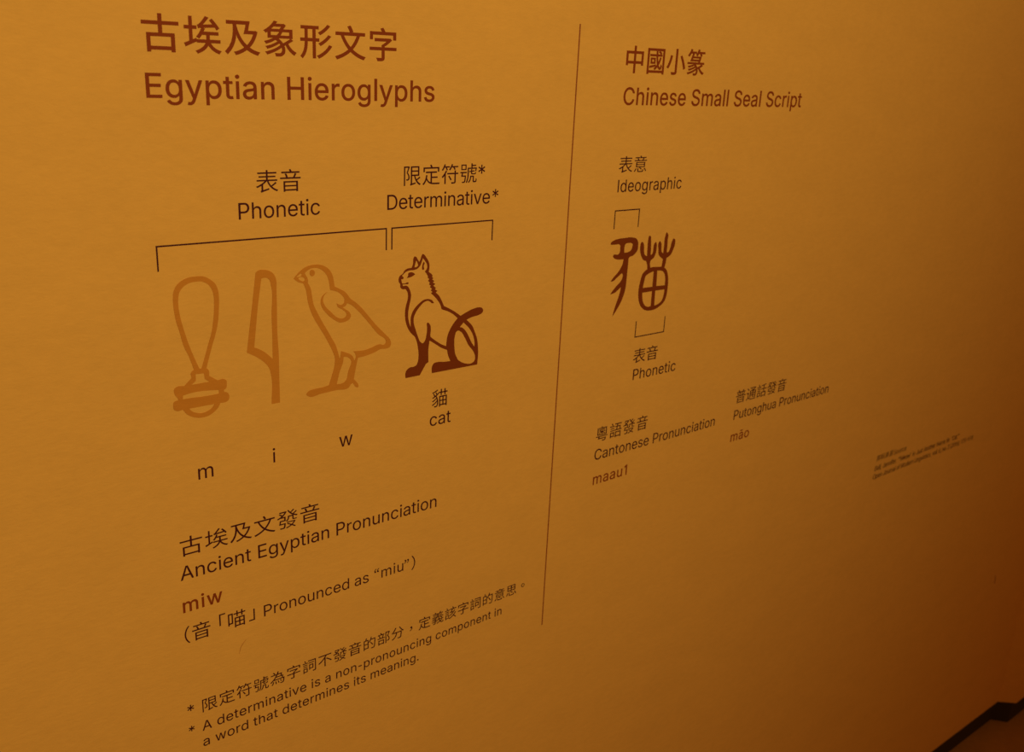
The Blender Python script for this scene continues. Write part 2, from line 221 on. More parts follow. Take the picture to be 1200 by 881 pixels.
 'g': (0.4251, [[(207,-151),(179,-151,155,-147,134,-140),(113,-132,96,-123,82,-110),(69,-98,58,-84,51,-69),(101,-41),(122,-66),(130,-75,141,-82,154,-88),(168,-94,186,-97,207,-97),(238,-97,263,-90,282,-75),(302,-60,311,-37,311,-6),(311,68),(306,68),(287,41),(278,32,267,23,252,16),(238,8,219,5,195,5),(164,5,137,12,113,27),(88,41,69,62,55,90),(41,118,34,152,34,191),(34,230,41,264,55,293),(69,322,88,345,112,361),(137,376,165,384,196,384),(220,384,239,381,253,373),(268,365,280,356,288,346),(308,319),(313,319),(313,379),(372,379),(372,-9),(372,-42,365,-69,350,-90),(335,-111,316,-126,291,-136),(266,-146,238,-151,207,-151)],
  [(205,59),(228,59,248,64,264,75),(280,86,292,101,300,121),(308,141,312,165,312,193),(312,220,308,243,300,264),(292,284,280,301,264,312),(248,324,228,330,205,330),(181,330,161,324,145,312),(129,299,117,283,109,262),(100,242,96,219,96,193),(96,166,100,143,109,123),(117,103,129,87,145,76),(162,65,181,59,205,59)]]),
 'h': (0.41, [[(114,315),(114,287),(102,287),(109,304)],
  [(114,227),(114,0),(53,0),(53,509),(114,509),(114,315),(116,319),(124,332),(132,344),(142,354),(152,362),(163,369),(175,374),(187,379),(200,382),(213,384),(227,384),(240,384),(252,383),(264,380),(275,377),(285,373),(295,369),(305,363),(313,356),(321,349),(328,340),(335,331),(341,321),(346,310),(350,298),(353,285),(355,271),(357,256),(357,240),(357,0),(296,0),(296,235),(295,249),(293,263),(290,275),(286,286),(280,296),(273,304),(265,312),(256,318),(246,323),(235,326),(223,328),(210,329),(201,329),(192,328),(184,326),(176,324),(168,321),(161,317),(154,313),(147,308),(141,303),(136,297),(131,290),(126,283),(122,275),(119,266),(117,257),(115,248),(114,237)]]),
 'i': (0.1666, [[(53,0),(53,379),(114,379),(114,0),(53,0)],
  [(84,443),(72,443,62,447,54,455),(45,462,41,472,41,483),(41,494,45,504,54,512),(62,520,72,524,84,524),(95,524,106,520,114,512),(122,504,126,494,126,483),(126,472,122,462,114,455),(106,447,95,443,84,443)]]),
 'l': (0.167, [[(53,0),(53,524),(116,524),(116,0)]]),
 'm': (0.6098, [[(317,310),(318,308),(321,295),(312,295),(315,304)],
  [(53,0),(53,379),(112,379),(112,310),(114,314),(118,323),(122,331),(127,339),(132,346),(138,352),(144,358),(151,363),(158,368),(165,372),(172,376),(180,379),(187,382),(195,384),(203,385),(211,386),(219,386),(233,385),(245,383),(257,380),(268,375),(278,368),(287,361),(295,352),(303,342),(309,331),(314,320),(317,310),(318,312),(322,321),(326,329),(331,336),(337,343),(343,350),(350,356),(357,361),(364,366),(372,371),(381,375),(389,378),(398,381),(407,383),(417,385),(427,386),(437,386),(448,386),(458,385),(468,383),(478,380),(488,376),(497,372),(506,367),(514,361),(522,354),(529,346),(535,338),(541,328),(546,318),(550,307),(553,296),(555,283),(556,269),(557,255),(557,0),(496,0),(496,254),(495,267),(493,279),(490,289),(485,298),(480,306),(473,313),(465,318),(456,323),(447,326),(438,329),(429,330),(419,330),(410,330),(402,329),(395,328),(387,326),(381,323),(374,320),(368,316),(363,312),(358,307),(353,302),(349,296),(345,290),(342,284),(340,277),(338,270),(336,263),(336,255),(335,247),(335,0),(274,0),(274,260),(274,270),(272,280),(269,288),(265,297),(259,304),(253,311),(246,317),(238,322),(229,326),(220,328),(210,330),(199,330),(192,330),(185,329),(178,328),(171,326),(164,323),(158,320),(151,316),(145,312),(140,307),(135,302),(130,296),(126,289),(122,282),(119,274),(117,266),(115,257),(114,248),(114,238),(114,0)]]),
 'n': (0.4097, [[(112,311),(112,287),(102,287),(109,304)],
  [(114,227),(114,0),(53,0),(53,379),(112,379),(112,311),(116,319),(124,332),(132,344),(142,354),(152,362),(163,369),(175,374),(187,379),(200,382),(213,384),(227,384),(240,384),(252,383),(264,380),(275,377),(285,373),(295,369),(304,363),(313,356),(321,349),(328,340),(335,331),(341,321),(346,310),(350,298),(353,285),(355,271),(357,256),(357,240),(357,0),(296,0),(296,235),(295,249),(293,263),(290,275),(286,286),(280,296),(273,304),(265,312),(256,318),(246,323),(235,326),(223,328),(210,329),(201,329),(192,328),(184,326),(176,324),(168,321),(161,317),(154,313),(147,308),(141,303),(136,297),(131,290),(126,283),(122,275),(119,266),(117,257),(115,248),(114,237)]]),
 'o': (0.4152, [[(207,-8),(173,-8,143,0,117,16),(91,33,71,56,56,85),(41,114,34,149,34,187),(34,227,41,262,56,291),(71,321,91,343,117,360),(143,376,173,384,207,384),(242,384,273,376,299,360),(325,343,345,321,359,291),(374,262,381,227,381,187),(381,149,374,114,359,85),(345,56,325,33,299,16),(273,0,242,-8,207,-8)],
  [(207,46),(233,46,254,53,270,66),(287,79,299,96,307,117),(315,139,319,162,319,187),(319,213,315,236,307,258),(299,280,287,297,270,310),(254,323,233,330,207,330),(182,330,161,323,145,310),(129,297,116,280,108,258),(100,237,96,213,96,187),(96,162,100,139,108,117),(116,96,129,79,145,66),(161,53,182,46,207,46)]]),
 'p': (0.4244, [[(53,-143),(53,379),(112,379),(112,319),(118,319),(137,346),(145,356,157,365,171,373),(186,381,205,384,229,384),(261,384,289,376,313,361),(337,345,356,322,370,293),(383,263,390,229,390,189),(390,149,383,114,370,84),(356,55,337,32,313,16),(289,0,261,-8,229,-8),(206,-8,187,-4,173,4),(158,12,146,21,138,31),(118,59),(114,59),(114,-143),(53,-143)],
  [(220,47),(244,47,263,53,279,66),(295,78,308,95,316,117),(324,138,328,162,328,189),(328,216,324,240,316,261),(308,282,296,299,280,311),(264,324,244,330,220,330),(197,330,177,324,161,312),(145,300,133,284,125,263),(117,242,113,217,113,189),(113,161,117,136,125,115),(133,94,146,77,162,65),(178,53,197,47,220,47)]]),
 'r': (0.2591, [[(53,0),(53,379),(112,379),(112,321),(115,321),(122,340,135,355,152,367),(170,379,190,385,213,385),(229,384),(243,384),(243,322),(230,324),(207,326),(189,326,173,322,159,315),(145,307,134,297,126,284),(118,270,114,255,114,237),(114,0),(53,0)]]),
 's': (0.365, [[(182,-8),(156,-8,133,-4,112,3),(92,11,75,23,62,38),(49,53,40,72,36,94),(94,107),(99,86,109,70,124,60),(139,50,158,45,181,45),(208,45,229,51,244,62),(260,74,268,87,268,103),(268,116,263,127,254,136),(245,144,231,151,212,155),(149,170),(115,178,89,191,72,208),(55,225,47,247,47,274),(47,296,53,315,65,332),(77,348,94,361,115,370),(136,380,160,384,187,384),(213,384,235,380,254,372),(272,365,287,353,299,339),(310,325,319,309,324,290),(268,277),(263,292,255,304,243,316),(230,327,212,333,187,333),(165,333,146,327,131,317),(116,306,109,293,109,277),(109,263,114,252,124,243),(134,235,150,228,172,223),(229,209),(264,201,290,188,306,171),(323,154,331,133,331,107),(331,84,325,64,312,47),(300,30,282,16,260,6),(237,-3,211,-8,182,-8)]]),
 't': (0.2274, [[(204,379),(204,327),(6,327),(6,379),(204,379)],
  [(65,471),(126,471),(126,98),(126,81,129,69,136,61),(143,54,154,50,170,50),(185,51),(202,54),(213,2),(192,-3),(168,-4),(136,-4,110,4,92,21),(74,38,65,62,65,93),(65,471)]]),
 'u': (0.41, [[(298,69),(298,92),(307,92),(301,75)],
  [(182,-5),(170,-5),(158,-3),(146,-1),(135,2),(125,6),(115,11),(106,16),(97,23),(89,31),(82,39),(75,48),(69,59),(64,70),(60,82),(57,95),(54,109),(53,123),(53,139),(53,379),(114,379),(114,144),(114,130),(116,117),(119,105),(124,94),(130,84),(137,75),(145,67),(154,61),(164,56),(175,53),(187,51),(200,50),(209,51),(218,51),(226,53),(234,55),(242,58),(249,62),(256,66),(263,71),(268,77),(274,83),(279,89),(283,97),(287,105),(290,113),(293,122),(295,132),(296,142),(296,153),(296,379),(357,379),(357,0),(298,0),(298,69),(294,60),(286,47),(277,35),(267,25),(257,17),(246,10),(234,5),(222,0),(209,-3),(196,-5)]]),
 'v': (0.3892, [[(195,59),(206,21),(184,21)],
  [(163,0),(17,379),(84,379),(165,155),(187,87),(195,59),(203,87),(224,155),(305,379),(371,379),(226,0)]]),
 'w': (0.5671, [[(170,64),(175,41),(165,41)],
  [(397,66),(402,41),(391,41)],
  [(284,309),(277,338),(291,338)],
  [(138,0),(23,379),(87,379),(133,214),(154,137),(170,64),(186,135),(206,214),(252,379),(316,379),(362,214),(382,136),(397,66),(413,135),(434,214),(480,379),(545,379),(429,0),(368,0),(319,172),(305,225),(291,280),(284,309),(277,280),(263,225),(248,172),(199,0)]]),
 'y': (0.3892, [[(195,59),(206,21),(184,21)],
  [(47,-139),(61,-86),(71,-87),(77,-89),(83,-89),(88,-90),(94,-90),(99,-90),(104,-89),(109,-88),(113,-86),(118,-84),(122,-81),(126,-78),(130,-74),(134,-69),(138,-64),(141,-58),(145,-51),(148,-44),(151,-36),(163,-1),(17,379),(84,379),(165,155),(187,87),(195,59),(202,87),(224,155),(305,379),(371,379),(204,-58),(200,-68),(196,-77),(191,-85),(187,-93),(182,-100),(177,-107),(171,-113),(165,-119),(159,-124),(153,-128),(146,-132),(139,-136),(132,-139),(125,-141),(117,-143),(109,-144),(100,-145),(91,-145),(65,-143)]]),
 'ā': (0.3892, [[(160,-9),(136,-9,114,-4,94,5),(75,14,59,27,48,45),(36,62,30,83,30,108),(30,130,35,147,43,161),(52,175,63,185,78,193),(92,201,108,207,125,211),(178,220),(234,227),(248,228,258,231,265,235),(272,239,276,245,276,255),(276,257),(276,272,273,286,267,297),(261,308,252,316,240,322),(228,328,213,331,196,331),(178,331,162,328,149,322),(136,317,126,309,118,301),(110,292,104,283,100,274),(41,291),(50,314,62,332,79,346),(95,360,113,369,133,375),(153,381,173,384,194,384),(208,384,223,383,239,379),(255,376,271,370,286,360),(301,351,313,338,322,320),(332,303,337,280,337,251),(337,0),(277,0),(277,52),(272,52),(268,43,261,34,252,25),(243,15,230,7,215,1),(200,-5,182,-9,160,-9)],
  [(170,45),(193,45,212,50,228,59),(243,68,255,79,263,93),(271,107,276,122,276,138),(276,190),(273,187,268,184,259,182),(231,176),(200,171),(175,168),(161,166,147,163,134,159),(121,154,111,148,103,139),(96,131,92,119,92,105),(92,92,95,81,102,72),(109,63,118,57,130,52),(142,48,155,45,170,45)],
  [(284,506),(284,458),(95,458),(95,506),(284,506)]]),
 '‘': (0.17, [[(122,527),(63,506,25,460,25,400),(25,361,42,336,73,336),(96,336,116,350,116,376),(116,402,96,416,74,416),(64,415),(67,453,91,480,135,497),(122,527)]]),
 '’': (0.17, [[(48,318),(107,339,145,385,145,445),(145,484,128,509,97,509),(74,509,54,495,54,469),(54,443,74,429,96,429),(106,430),(103,392,79,365,35,348),(48,318)]]),
 '“': (0.3, [[(122,527),(63,506,25,460,25,400),(25,361,42,336,73,336),(96,336,116,350,116,376),(116,402,96,416,74,416),(64,415),(67,453,91,480,135,497),(122,527)],
  [(257,527),(198,506,160,460,160,400),(160,361,177,336,208,336),(231,336,251,350,251,376),(251,402,231,416,209,416),(199,415),(202,453,226,480,270,497),(257,527)]]),
 '”': (0.3, [[(48,318),(107,339,145,385,145,445),(145,484,128,509,97,509),(74,509,54,495,54,469),(54,443,74,429,96,429),(106,430),(103,392,79,365,35,348),(48,318)],
  [(183,318),(242,339,280,385,280,445),(280,484,263,509,232,509),(209,509,189,495,189,469),(189,443,209,429,231,429),(241,430),(238,392,214,365,170,348),(183,318)]]),
}
HAN_GLYPHS = {
 '。': (0.35, [[(350,411),(292,411,243,363,243,304),(243,245,292,197,350,197),(409,197,457,245,457,304),(457,363,409,411,350,411)],
  [(350,233),(311,233,279,265,279,304),(279,343,311,375,350,375),(390,375,421,343,421,304),(421,265,390,233,350,233)]]),
 '「': (0.35, [[(455,592),(455,139),(507,139),(507,544),(676,544),(676,592),(455,592)]]),
 '」': (0.35, [[(245,-60),(245,393),(193,393),(193,-12),(24,-12),(24,-60),(245,-60)]]),
 '不': (0.35, [[(391,335),(475,279,580,196,630,142),(672,183),(620,237,513,315,431,368),(391,335)],
  [(48,539),(48,485),(360,485),(291,366,170,247,31,179),(67,132),(164,183,251,256,321,337),(321,-55),(378,-55),(378,409),(427,485),(652,485),(652,539),(48,539)]]),
 '中': (0.35, [[(321,588),(321,463),(67,463),(67,130),(120,130),(120,174),(321,174),(321,-55),(376,-55),(376,174),(578,174),(578,134),(632,134),(632,463),(376,463),(376,588),(321,588)],
  [(120,225),(120,412),(321,412),(321,225),(120,225)],
  [(578,225),(376,225),(376,412),(578,412),(578,225)]]),
 '來': (0.35, [[(321,588),(321,490),(50,490),(50,439),(321,439),(321,267),(257,165,140,67,26,20),(63,-24),(156,20,251,96,321,186),(321,-56),(375,-56),(375,187),(444,96,540,18,637,-26),(645,-11,662,10,675,22),(556,67,437,166,375,272),(375,439),(655,439),(655,490),(375,490),(375,588),(321,588)],
  [(173,423),(152,332,109,256,45,208),(86,174),(120,202,151,240,175,284),(241,216),(277,253),(259,273,226,303,197,330),(208,356,218,384,225,413),(173,423)],
  [(505,423),(489,344,456,276,405,232),(450,204),(473,226,494,255,511,287),(553,252,597,213,621,186),(658,223),(630,251,576,296,532,331),(542,357,550,384,556,414),(505,423)]]),
 '分': (0.35, [[(471,576),(423,556),(473,452,557,338,630,275),(673,319),(600,374,515,481,471,576)],
  [(227,574),(186,467,115,370,31,310),(76,269),(131,320),(131,272),(266,272),(250,153,211,41,46,-13),(57,-25,71,-45,78,-58),(256,6,303,133,321,272),(512,272),(504,97,494,28,476,10),(469,3,461,1,446,1),(341,6),(351,-9,357,-32,359,-47),(403,-50,445,-50,469,-48),(493,-46,509,-41,524,-24),(548,4,557,83,568,298),(569,324),(134,324),(194,387,246,469,283,559),(227,574)]]),
 '及': (0.35, [[(63,550),(63,498),(186,498),(186,440),(186,314,175,138,25,-1),(36,-11,56,-32,64,-46),(185,68,224,204,236,324),(273,227,324,145,391,81),(333,39,265,9,194,-8),(204,-20,218,-41,224,-55),(300,-33,371,0,433,46),(490,3,558,-29,639,-51),(647,-36,663,-13,675,-2),(598,16,533,45,478,83),(551,151,607,244,637,368),(602,383),(592,380),(457,380),(496,550),(63,550)],
  [(435,116),(338,200,277,319,241,464),(241,498),(431,498),(418,439,402,375,387,331),(570,331),(542,242,494,170,435,116)]]),
 '古': (0.35, [[(113,259),(113,-57),(167,-57),(167,-20),(533,-20),(533,-54),(589,-54),(589,259),(378,259),(378,410),(665,410),(665,461),(378,461),(378,588),(321,588),(321,461),(38,461),(38,410),(321,410),(321,259),(113,259)],
  [(167,31),(167,209),(533,209),(533,31),(167,31)]]),
 '喵': (0.35, [[(520,580),(520,493),(401,493),(401,580),(352,580),(352,493),(252,493),(252,445),(352,445),(352,359),(401,359),(401,445),(520,445),(520,359),(570,359),(570,445),(669,445),(669,493),(570,493),(570,580),(520,580)],
  [(433,134),(433,27),(329,27),(329,134),(433,134)],
  [(482,134),(590,134),(590,27),(482,27),(482,134)],
  [(433,179),(329,179),(329,280),(433,280),(433,179)],
  [(482,179),(482,280),(590,280),(590,179),(482,179)],
  [(280,328),(280,-56),(329,-56),(329,-20),(590,-20),(590,-52),(641,-52),(641,328),(280,328)],
  [(51,524),(51,62),(99,62),(99,116),(226,116),(226,524),(51,524)],
  [(99,473),(178,473),(178,167),(99,167),(99,473)]]),
 '國': (0.35, [[(438,473),(465,460,497,439,513,423),(539,451),(522,467,489,487,462,499),(438,473)],
  [(139,130),(146,89),(352,130),(350,167),(139,130)],
  [(208,299),(289,299),(289,228),(208,228),(208,299)],
  [(171,331),(171,195),(327,195),(327,331),(171,331)],
  [(353,491),(359,415),(146,415),(146,376),(362,376),(370,296,382,223,401,167),(371,130,335,99,294,76),(325,43),(359,65,391,92,418,123),(437,85,460,61,491,55),(528,41,553,69,562,146),(527,170),(523,124,516,95,506,97),(483,100,464,125,449,162),(483,211,509,268,527,335),(485,343),(473,296,455,252,432,214),(421,260,412,316,406,376),(556,376),(556,415),(403,415),(398,491),(353,491)],
  [(57,556),(57,-58),(108,-58),(108,-25),(591,-25),(591,-58),(643,-58),(643,556),(57,556)],
  [(108,22),(108,508),(591,508),(591,22),(108,22)]]),
 '埃': (0.35, [[(286,387),(305,394,334,396,585,413),(615,366),(657,395),(632,438,578,504,532,552),(493,527),(553,456),(355,445),(393,480,432,525,466,571),(414,589),(379,533,326,478,310,462),(294,447,282,437,269,436),(286,387)],
  [(252,182),(252,136),(412,136),(391,81,342,25,225,-18),(235,-27,251,-46,256,-57),(370,-14,426,42,452,100),(492,25,557,-29,646,-55),(653,-41,667,-22,679,-11),(586,10,520,63,485,136),(669,136),(669,182),(474,182),(476,227),(476,275),(638,275),(638,321),(366,321),(392,377),(344,391),(322,333,286,274,247,235),(290,208),(307,226,324,249,340,275),(426,275),(426,228),(424,182),(252,182)],
  [(24,114),(45,62),(246,155),(235,202),(167,172),(167,370),(244,370),(244,419),(167,419),(167,580),(118,580),(118,419),(32,419),(32,370),(118,370),(118,151),(24,114)]]),
 '字': (0.35, [[(322,254),(322,210),(48,210),(48,160),(322,160),(322,10),(322,0,319,-4,306,-4),(201,-3),(210,-17,220,-41,223,-55),(283,-55,320,-56,345,-47),(370,-38,377,-22,377,8),(377,160),(651,160),(651,210),(377,210),(377,236),(439,269,502,317,546,361),(510,389),(498,386),(163,386),(163,336),(445,336),(409,305,363,275,322,254)],
  [(297,577),(333,515),(56,515),(56,370),(108,370),(108,465),(590,465),(590,370),(644,370),(644,515),(394,515),(384,539,366,570,348,593),(297,577)]]),
 '定': (0.35, [[(157,265),(142,138,104,38,25,-23),(68,-58),(115,-18,148,36,173,101),(237,-20,342,-45,489,-45),(653,-45),(655,-29,665,-4,672,8),(492,8),(450,8,412,10,377,16),(377,158),(585,158),(585,207),(377,207),(377,321),(557,321),(557,373),(148,373),(148,321),(322,321),(322,31),(265,53,221,94,193,167),(210,259),(157,265)],
  [(298,578),(331,509),(57,509),(57,356),(109,356),(109,459),(589,459),(589,356),(643,356),(643,509),(391,509),(384,532,366,567,350,593),(298,578)]]),
 '小': (0.35, [[(325,578),(325,17),(325,3,319,-1,305,-2),(189,-1),(211,-56),(277,-57,320,-55,346,-46),(371,-38,382,-22,382,17),(382,578),(325,578)],
  [(494,400),(554,299,611,168,627,85),(683,108),(665,192,606,321,544,419),(494,400)],
  [(141,414),(124,320,85,199,22,125),(72,97),(136,174,177,301,200,404),(141,414)]]),
 '形': (0.35, [[(592,577),(549,520,469,461,402,427),(440,390),(511,429,590,492,641,557),(592,577)],
  [(613,384),(566,323,481,260,409,223),(447,186),(522,228,606,296,660,364),(613,384)],
  [(629,195),(576,107,477,29,373,-13),(387,-25,402,-43,410,-55),(518,-6,618,78,678,175),(629,195)],
  [(283,496),(283,314),(170,314),(170,496),(283,496)],
  [(29,314),(29,265),(120,265),(117,161,102,58,26,-25),(39,-32,57,-49,65,-60),(149,32,167,148,169,265),(283,265),(283,-55),(335,-55),(335,265),(410,265),(410,314),(335,314),(335,496),(401,496),(401,545),(41,545),(41,496),(120,496),(120,314),(29,314)]]),
 '思': (0.35, [[(202,169),(202,30),(202,-26,221,-41,297,-41),(439,-41),(504,-41,520,-18,527,78),(513,81,491,89,479,98),(475,18,469,7,435,7),(301,7),(261,7,254,11,254,30),(254,169),(202,169)],
  [(266,196),(319,167,382,123,412,92),(450,129),(417,160,354,202,301,228),(266,196)],
  [(520,161),(560,106,600,33,615,-14),(666,8),(650,56,607,127,566,181),(520,161)],
  [(111,173),(96,118,69,48,34,5),(81,-20),(116,26,141,99,158,156),(111,173)],
  [(102,557),(102,241),(593,241),(593,557),(102,557)],
  [(151,377),(322,377),(322,288),(151,288),(151,377)],
  [(374,377),(541,377),(541,288),(374,288),(374,377)],
  [(151,511),(322,511),(322,422),(151,422),(151,511)],
  [(374,511),(541,511),(541,422),(374,422),(374,511)]]),
 '意': (0.35, [[(209,104),(209,14),(209,-37,227,-50,298,-50),(431,-50),(488,-50,504,-32,510,48),(496,50,475,57,464,65),(461,3,457,-6,426,-6),(303,-6),(266,-6,260,-3,260,14),(260,104),(209,104)],
  [(519,98),(555,60,593,8,609,-26),(653,-4),(636,30,597,81,560,117),(519,98)],
  [(127,110),(109,69,78,19,43,-12),(86,-38),(122,-4,151,48,171,90),(127,110)],
  [(183,226),(520,226),(520,177),(183,177),(183,226)],
  [(183,309),(520,309),(520,261),(183,261),(183,309)],
  [(133,345),(133,141),(310,141),(286,118),(324,96,373,62,395,39),(428,72),(406,93,365,121,328,141),(572,141),(572,345),(133,345)],
  [(237,494),(463,494),(431,424),(268,424),(263,443,251,472,237,494)],
  [(310,583),(334,536),(83,536),(83,494),(230,494),(188,484),(198,466,209,443,214,424),(51,424),(51,381),(653,381),(653,424),(485,424),(518,485),(477,494),(617,494),(617,536),(393,536),(361,595),(310,583)]]),
 '文': (0.35, [[(296,576),(317,542,340,495,348,466),(406,485),(396,514,372,560,351,593),(296,576)],
  [(35,465),(35,413),(144,413),(186,307,241,215,313,140),(236,76,141,28,25,-5),(58,-55),(175,-17,272,34,352,102),(431,32,526,-20,641,-51),(650,-36,665,-14,677,-3),(565,25,470,75,392,141),(463,213,517,303,557,413),(668,413),(668,465),(35,465)],
  [(353,177),(287,244,235,324,199,413),(498,413),(463,319,415,241,353,177)]]),
 '料': (0.35, [[(38,534),(56,485,73,420,76,378),(118,389),(113,431,97,495,76,544),(38,534)],
  [(264,546),(254,499,234,429,218,387),(252,376),(270,416,293,482,310,534),(264,546)],
  [(361,502),(402,478,450,439,472,412),(500,452),(477,479,429,515,388,539),(361,502)],
  [(326,326),(367,303,418,267,443,242),(468,284),(444,309,392,342,350,363),(326,326)],
  [(33,353),(33,304),(132,304),(106,226,62,134,22,85),(49,34),(83,81,119,158,146,233),(146,-55),(195,-55),(195,234),(221,193,253,140,265,113),(300,155),(285,178,215,272,195,294),(195,304),(310,304),(310,353),(195,353),(195,586),(146,586),(146,353),(33,353)],
  [(308,142),(317,94),(536,134),(536,-55),(586,-55),(586,143),(676,159),(668,207),(586,193),(586,588),(536,588),(536,183),(308,142)]]),
 '普': (0.35, [[(108,433),(131,402,153,358,162,328),(207,347),(199,377,176,419,151,450),(108,433)],
  [(544,453),(531,419,505,372,486,342),(527,328),(547,356,571,398,592,437),(544,453)],
  [(484,590),(473,564,452,529,434,504),(231,504),(260,516),(251,538,230,568,209,590),(164,571),(181,552,199,525,209,504),(76,504),(76,459),(254,459),(254,321),(36,321),(36,277),(665,277),(665,321),(443,321),(443,459),(631,459),(631,504),(491,504),(536,573),(484,590)],
  [(304,459),(393,459),(393,321),(304,321),(304,459)],
  [(183,82),(519,82),(519,11),(183,11),(183,82)],
  [(183,123),(183,192),(519,192),(519,123),(183,123)],
  [(132,234),(132,-55),(183,-55),(183,-31),(519,-31),(519,-53),(573,-53),(573,234),(132,234)]]),
 '源': (0.35, [[(376,285),(590,285),(590,223),(376,223),(376,285)],
  [(376,384),(590,384),(590,324),(376,324),(376,384)],
  [(354,144),(333,97,302,48,270,13),(312,-14),(342,22,377,79,401,130),(354,144)],
  [(552,132),(580,87,613,28,629,-7),(677,15),(660,48,625,106,597,149),(552,132)],
  [(61,544),(99,520,152,485,178,464),(209,506),(182,526,130,558,92,581),(61,544)],
  [(27,355),(66,333,118,300,145,280),(176,322),(148,342,95,372,57,392),(27,355)],
  [(41,-17),(88,-46),(122,20,161,106,190,181),(148,210),(116,130,72,38,41,-17)],
  [(237,554),(237,362),(237,246,229,88,150,-25),(162,-31,184,-44,193,-53),(277,64,288,239,288,362),(288,506),(666,506),(666,554),(237,554)],
  [(455,496),(435,425),(328,425),(328,183),(454,183),(454,0),(454,-8,452,-11,443,-11),(370,-11),(385,-55),(431,-56,462,-56,481,-48),(500,-41,505,-27,505,-1),(505,183),(639,183),(639,425),(486,425),(513,485),(455,496)]]),
 '為': (0.35, [[(447,131),(468,102,489,62,498,36),(536,52),(528,77,506,117,483,145),(447,131)],
  [(144,567),(171,538,200,497,213,470),(261,492),(247,519,216,559,190,586),(144,567)],
  [(239,114),(251,69,259,11,257,-27),(303,-20),(303,18,296,75,282,120),(239,114)],
  [(342,120),(359,81,376,30,381,-3),(425,9),(419,41,402,92,383,130),(342,120)],
  [(149,130),(136,76,109,13,70,-24),(111,-52),(153,-10,177,57,193,116),(149,130)],
  [(356,589),(344,548,329,508,312,468),(57,468),(57,420),(289,420),(228,303,140,197,21,129),(50,85),(91,109,129,137,163,169),(599,169),(588,57,576,11,561,-4),(555,-10,548,-10,535,-11),(452,-7),(461,-21,467,-41,468,-55),(557,-56),(578,-55,591,-50,604,-36),(627,-14,638,45,653,193),(655,215),(578,215),(605,342),(525,342),(553,468),(369,468),(409,576),(356,589)],
  [(209,215),(274,296),(548,296),(529,215),(209,215)],
  [(347,420),(494,420),(476,342),(304,342),(347,420)]]),
 '發': (0.35, [[(358,378),(358,324),(358,289,348,251,292,221),(326,188),(389,224,403,277,403,322),(403,336),(499,336),(499,268),(499,225,507,209,550,209),(608,209),(644,211),(641,249),(607,246),(555,246),(545,246,543,251,543,268),(543,361),(575,342,609,328,644,317),(676,359),(632,370,592,387,555,408),(588,430,625,459,655,486),(616,513),(592,488,553,454,520,431),(469,474),(501,496,540,527,571,556),(532,583),(510,560,473,527,443,503),(421,529,403,557,389,587),(347,574),(383,494,441,426,515,378),(358,378)],
  [(325,102),(436,36),(393,11,343,-7,292,-18),(315,-57),(373,-42,429,-20,476,11),(580,-57),(607,-23),(512,38),(551,71,583,113,603,165),(574,176),(565,175),(325,175),(325,137),(540,137),(522,108,499,83,472,62),(350,131),(325,102)],
  [(78,475),(105,459,137,434,157,415),(114,385,67,363,20,348),(48,309),(126,342),(126,334),(243,334),(243,260),(104,260),(97,210,88,147,79,105),(241,105),(235,39,227,9,216,0),(211,-5,203,-6,190,-6),(100,-2),(109,-15,115,-33,116,-48),(209,-48),(230,-48,243,-43,256,-31),(273,-14,282,27,290,125),(292,146),(132,146),(142,218),(291,218),(291,376),(183,376),(244,418,298,474,329,544),(296,561),(288,559),(97,559),(97,515),(260,515),(242,489,219,464,193,442),(173,461,138,487,109,504),(78,475)]]),
 '的': (0.35, [[(387,296),(425,245,473,175,494,132),(539,160),(515,202,467,270,427,319),(387,296)],
  [(168,590),(162,556,151,510,139,475),(61,475),(61,-38),(109,-38),(109,18),(305,18),(305,475),(188,475),(225,580),(168,590)],
  [(109,429),(256,429),(256,281),(109,281),(109,429)],
  [(109,65),(109,235),(256,235),(256,65),(109,65)],
  [(419,591),(396,494,359,398,310,335),(354,305),(378,339,401,382,420,429),(599,429),(591,148,579,42,557,17),(549,7,541,5,527,5),(423,9),(433,-4,439,-27,440,-41),(480,-43,521,-45,545,-43),(570,-40,585,-34,602,-13),(630,21,639,130,650,451),(651,478),(439,478),(469,580),(419,591)]]),
 '符': (0.35, [[(277,194),(307,149,347,89,365,53),(410,81),(390,115,350,173,319,216),(277,194)],
  [(514,379),(514,303),(236,303),(236,254),(514,254),(514,11),(514,-1,510,-3,496,-4),(387,-4),(405,-55),(468,-55,509,-55,533,-46),(557,-38,565,-22,565,11),(565,254),(660,254),(660,303),(565,303),(565,379),(514,379)],
  [(182,385),(146,309,88,232,29,183),(65,140),(88,160,111,185,133,212),(133,-56),(184,-56),(184,284),(232,368),(182,385)],
  [(127,590),(106,520,69,450,25,405),(69,375),(92,403,115,438,135,476),(172,476),(214,382),(261,398),(223,476),(333,476),(333,521),(156,521),(179,578),(127,590)],
  [(403,590),(382,520,344,454,298,410),(342,380),(366,406,390,439,410,476),(459,476),(478,447,500,413,510,391),(556,410),(514,476),(654,476),(654,521),(432,521),(453,578),(403,590)]]),
 '篆': (0.35, [[(229,384),(473,384),(461,342),(212,342),(229,384)],
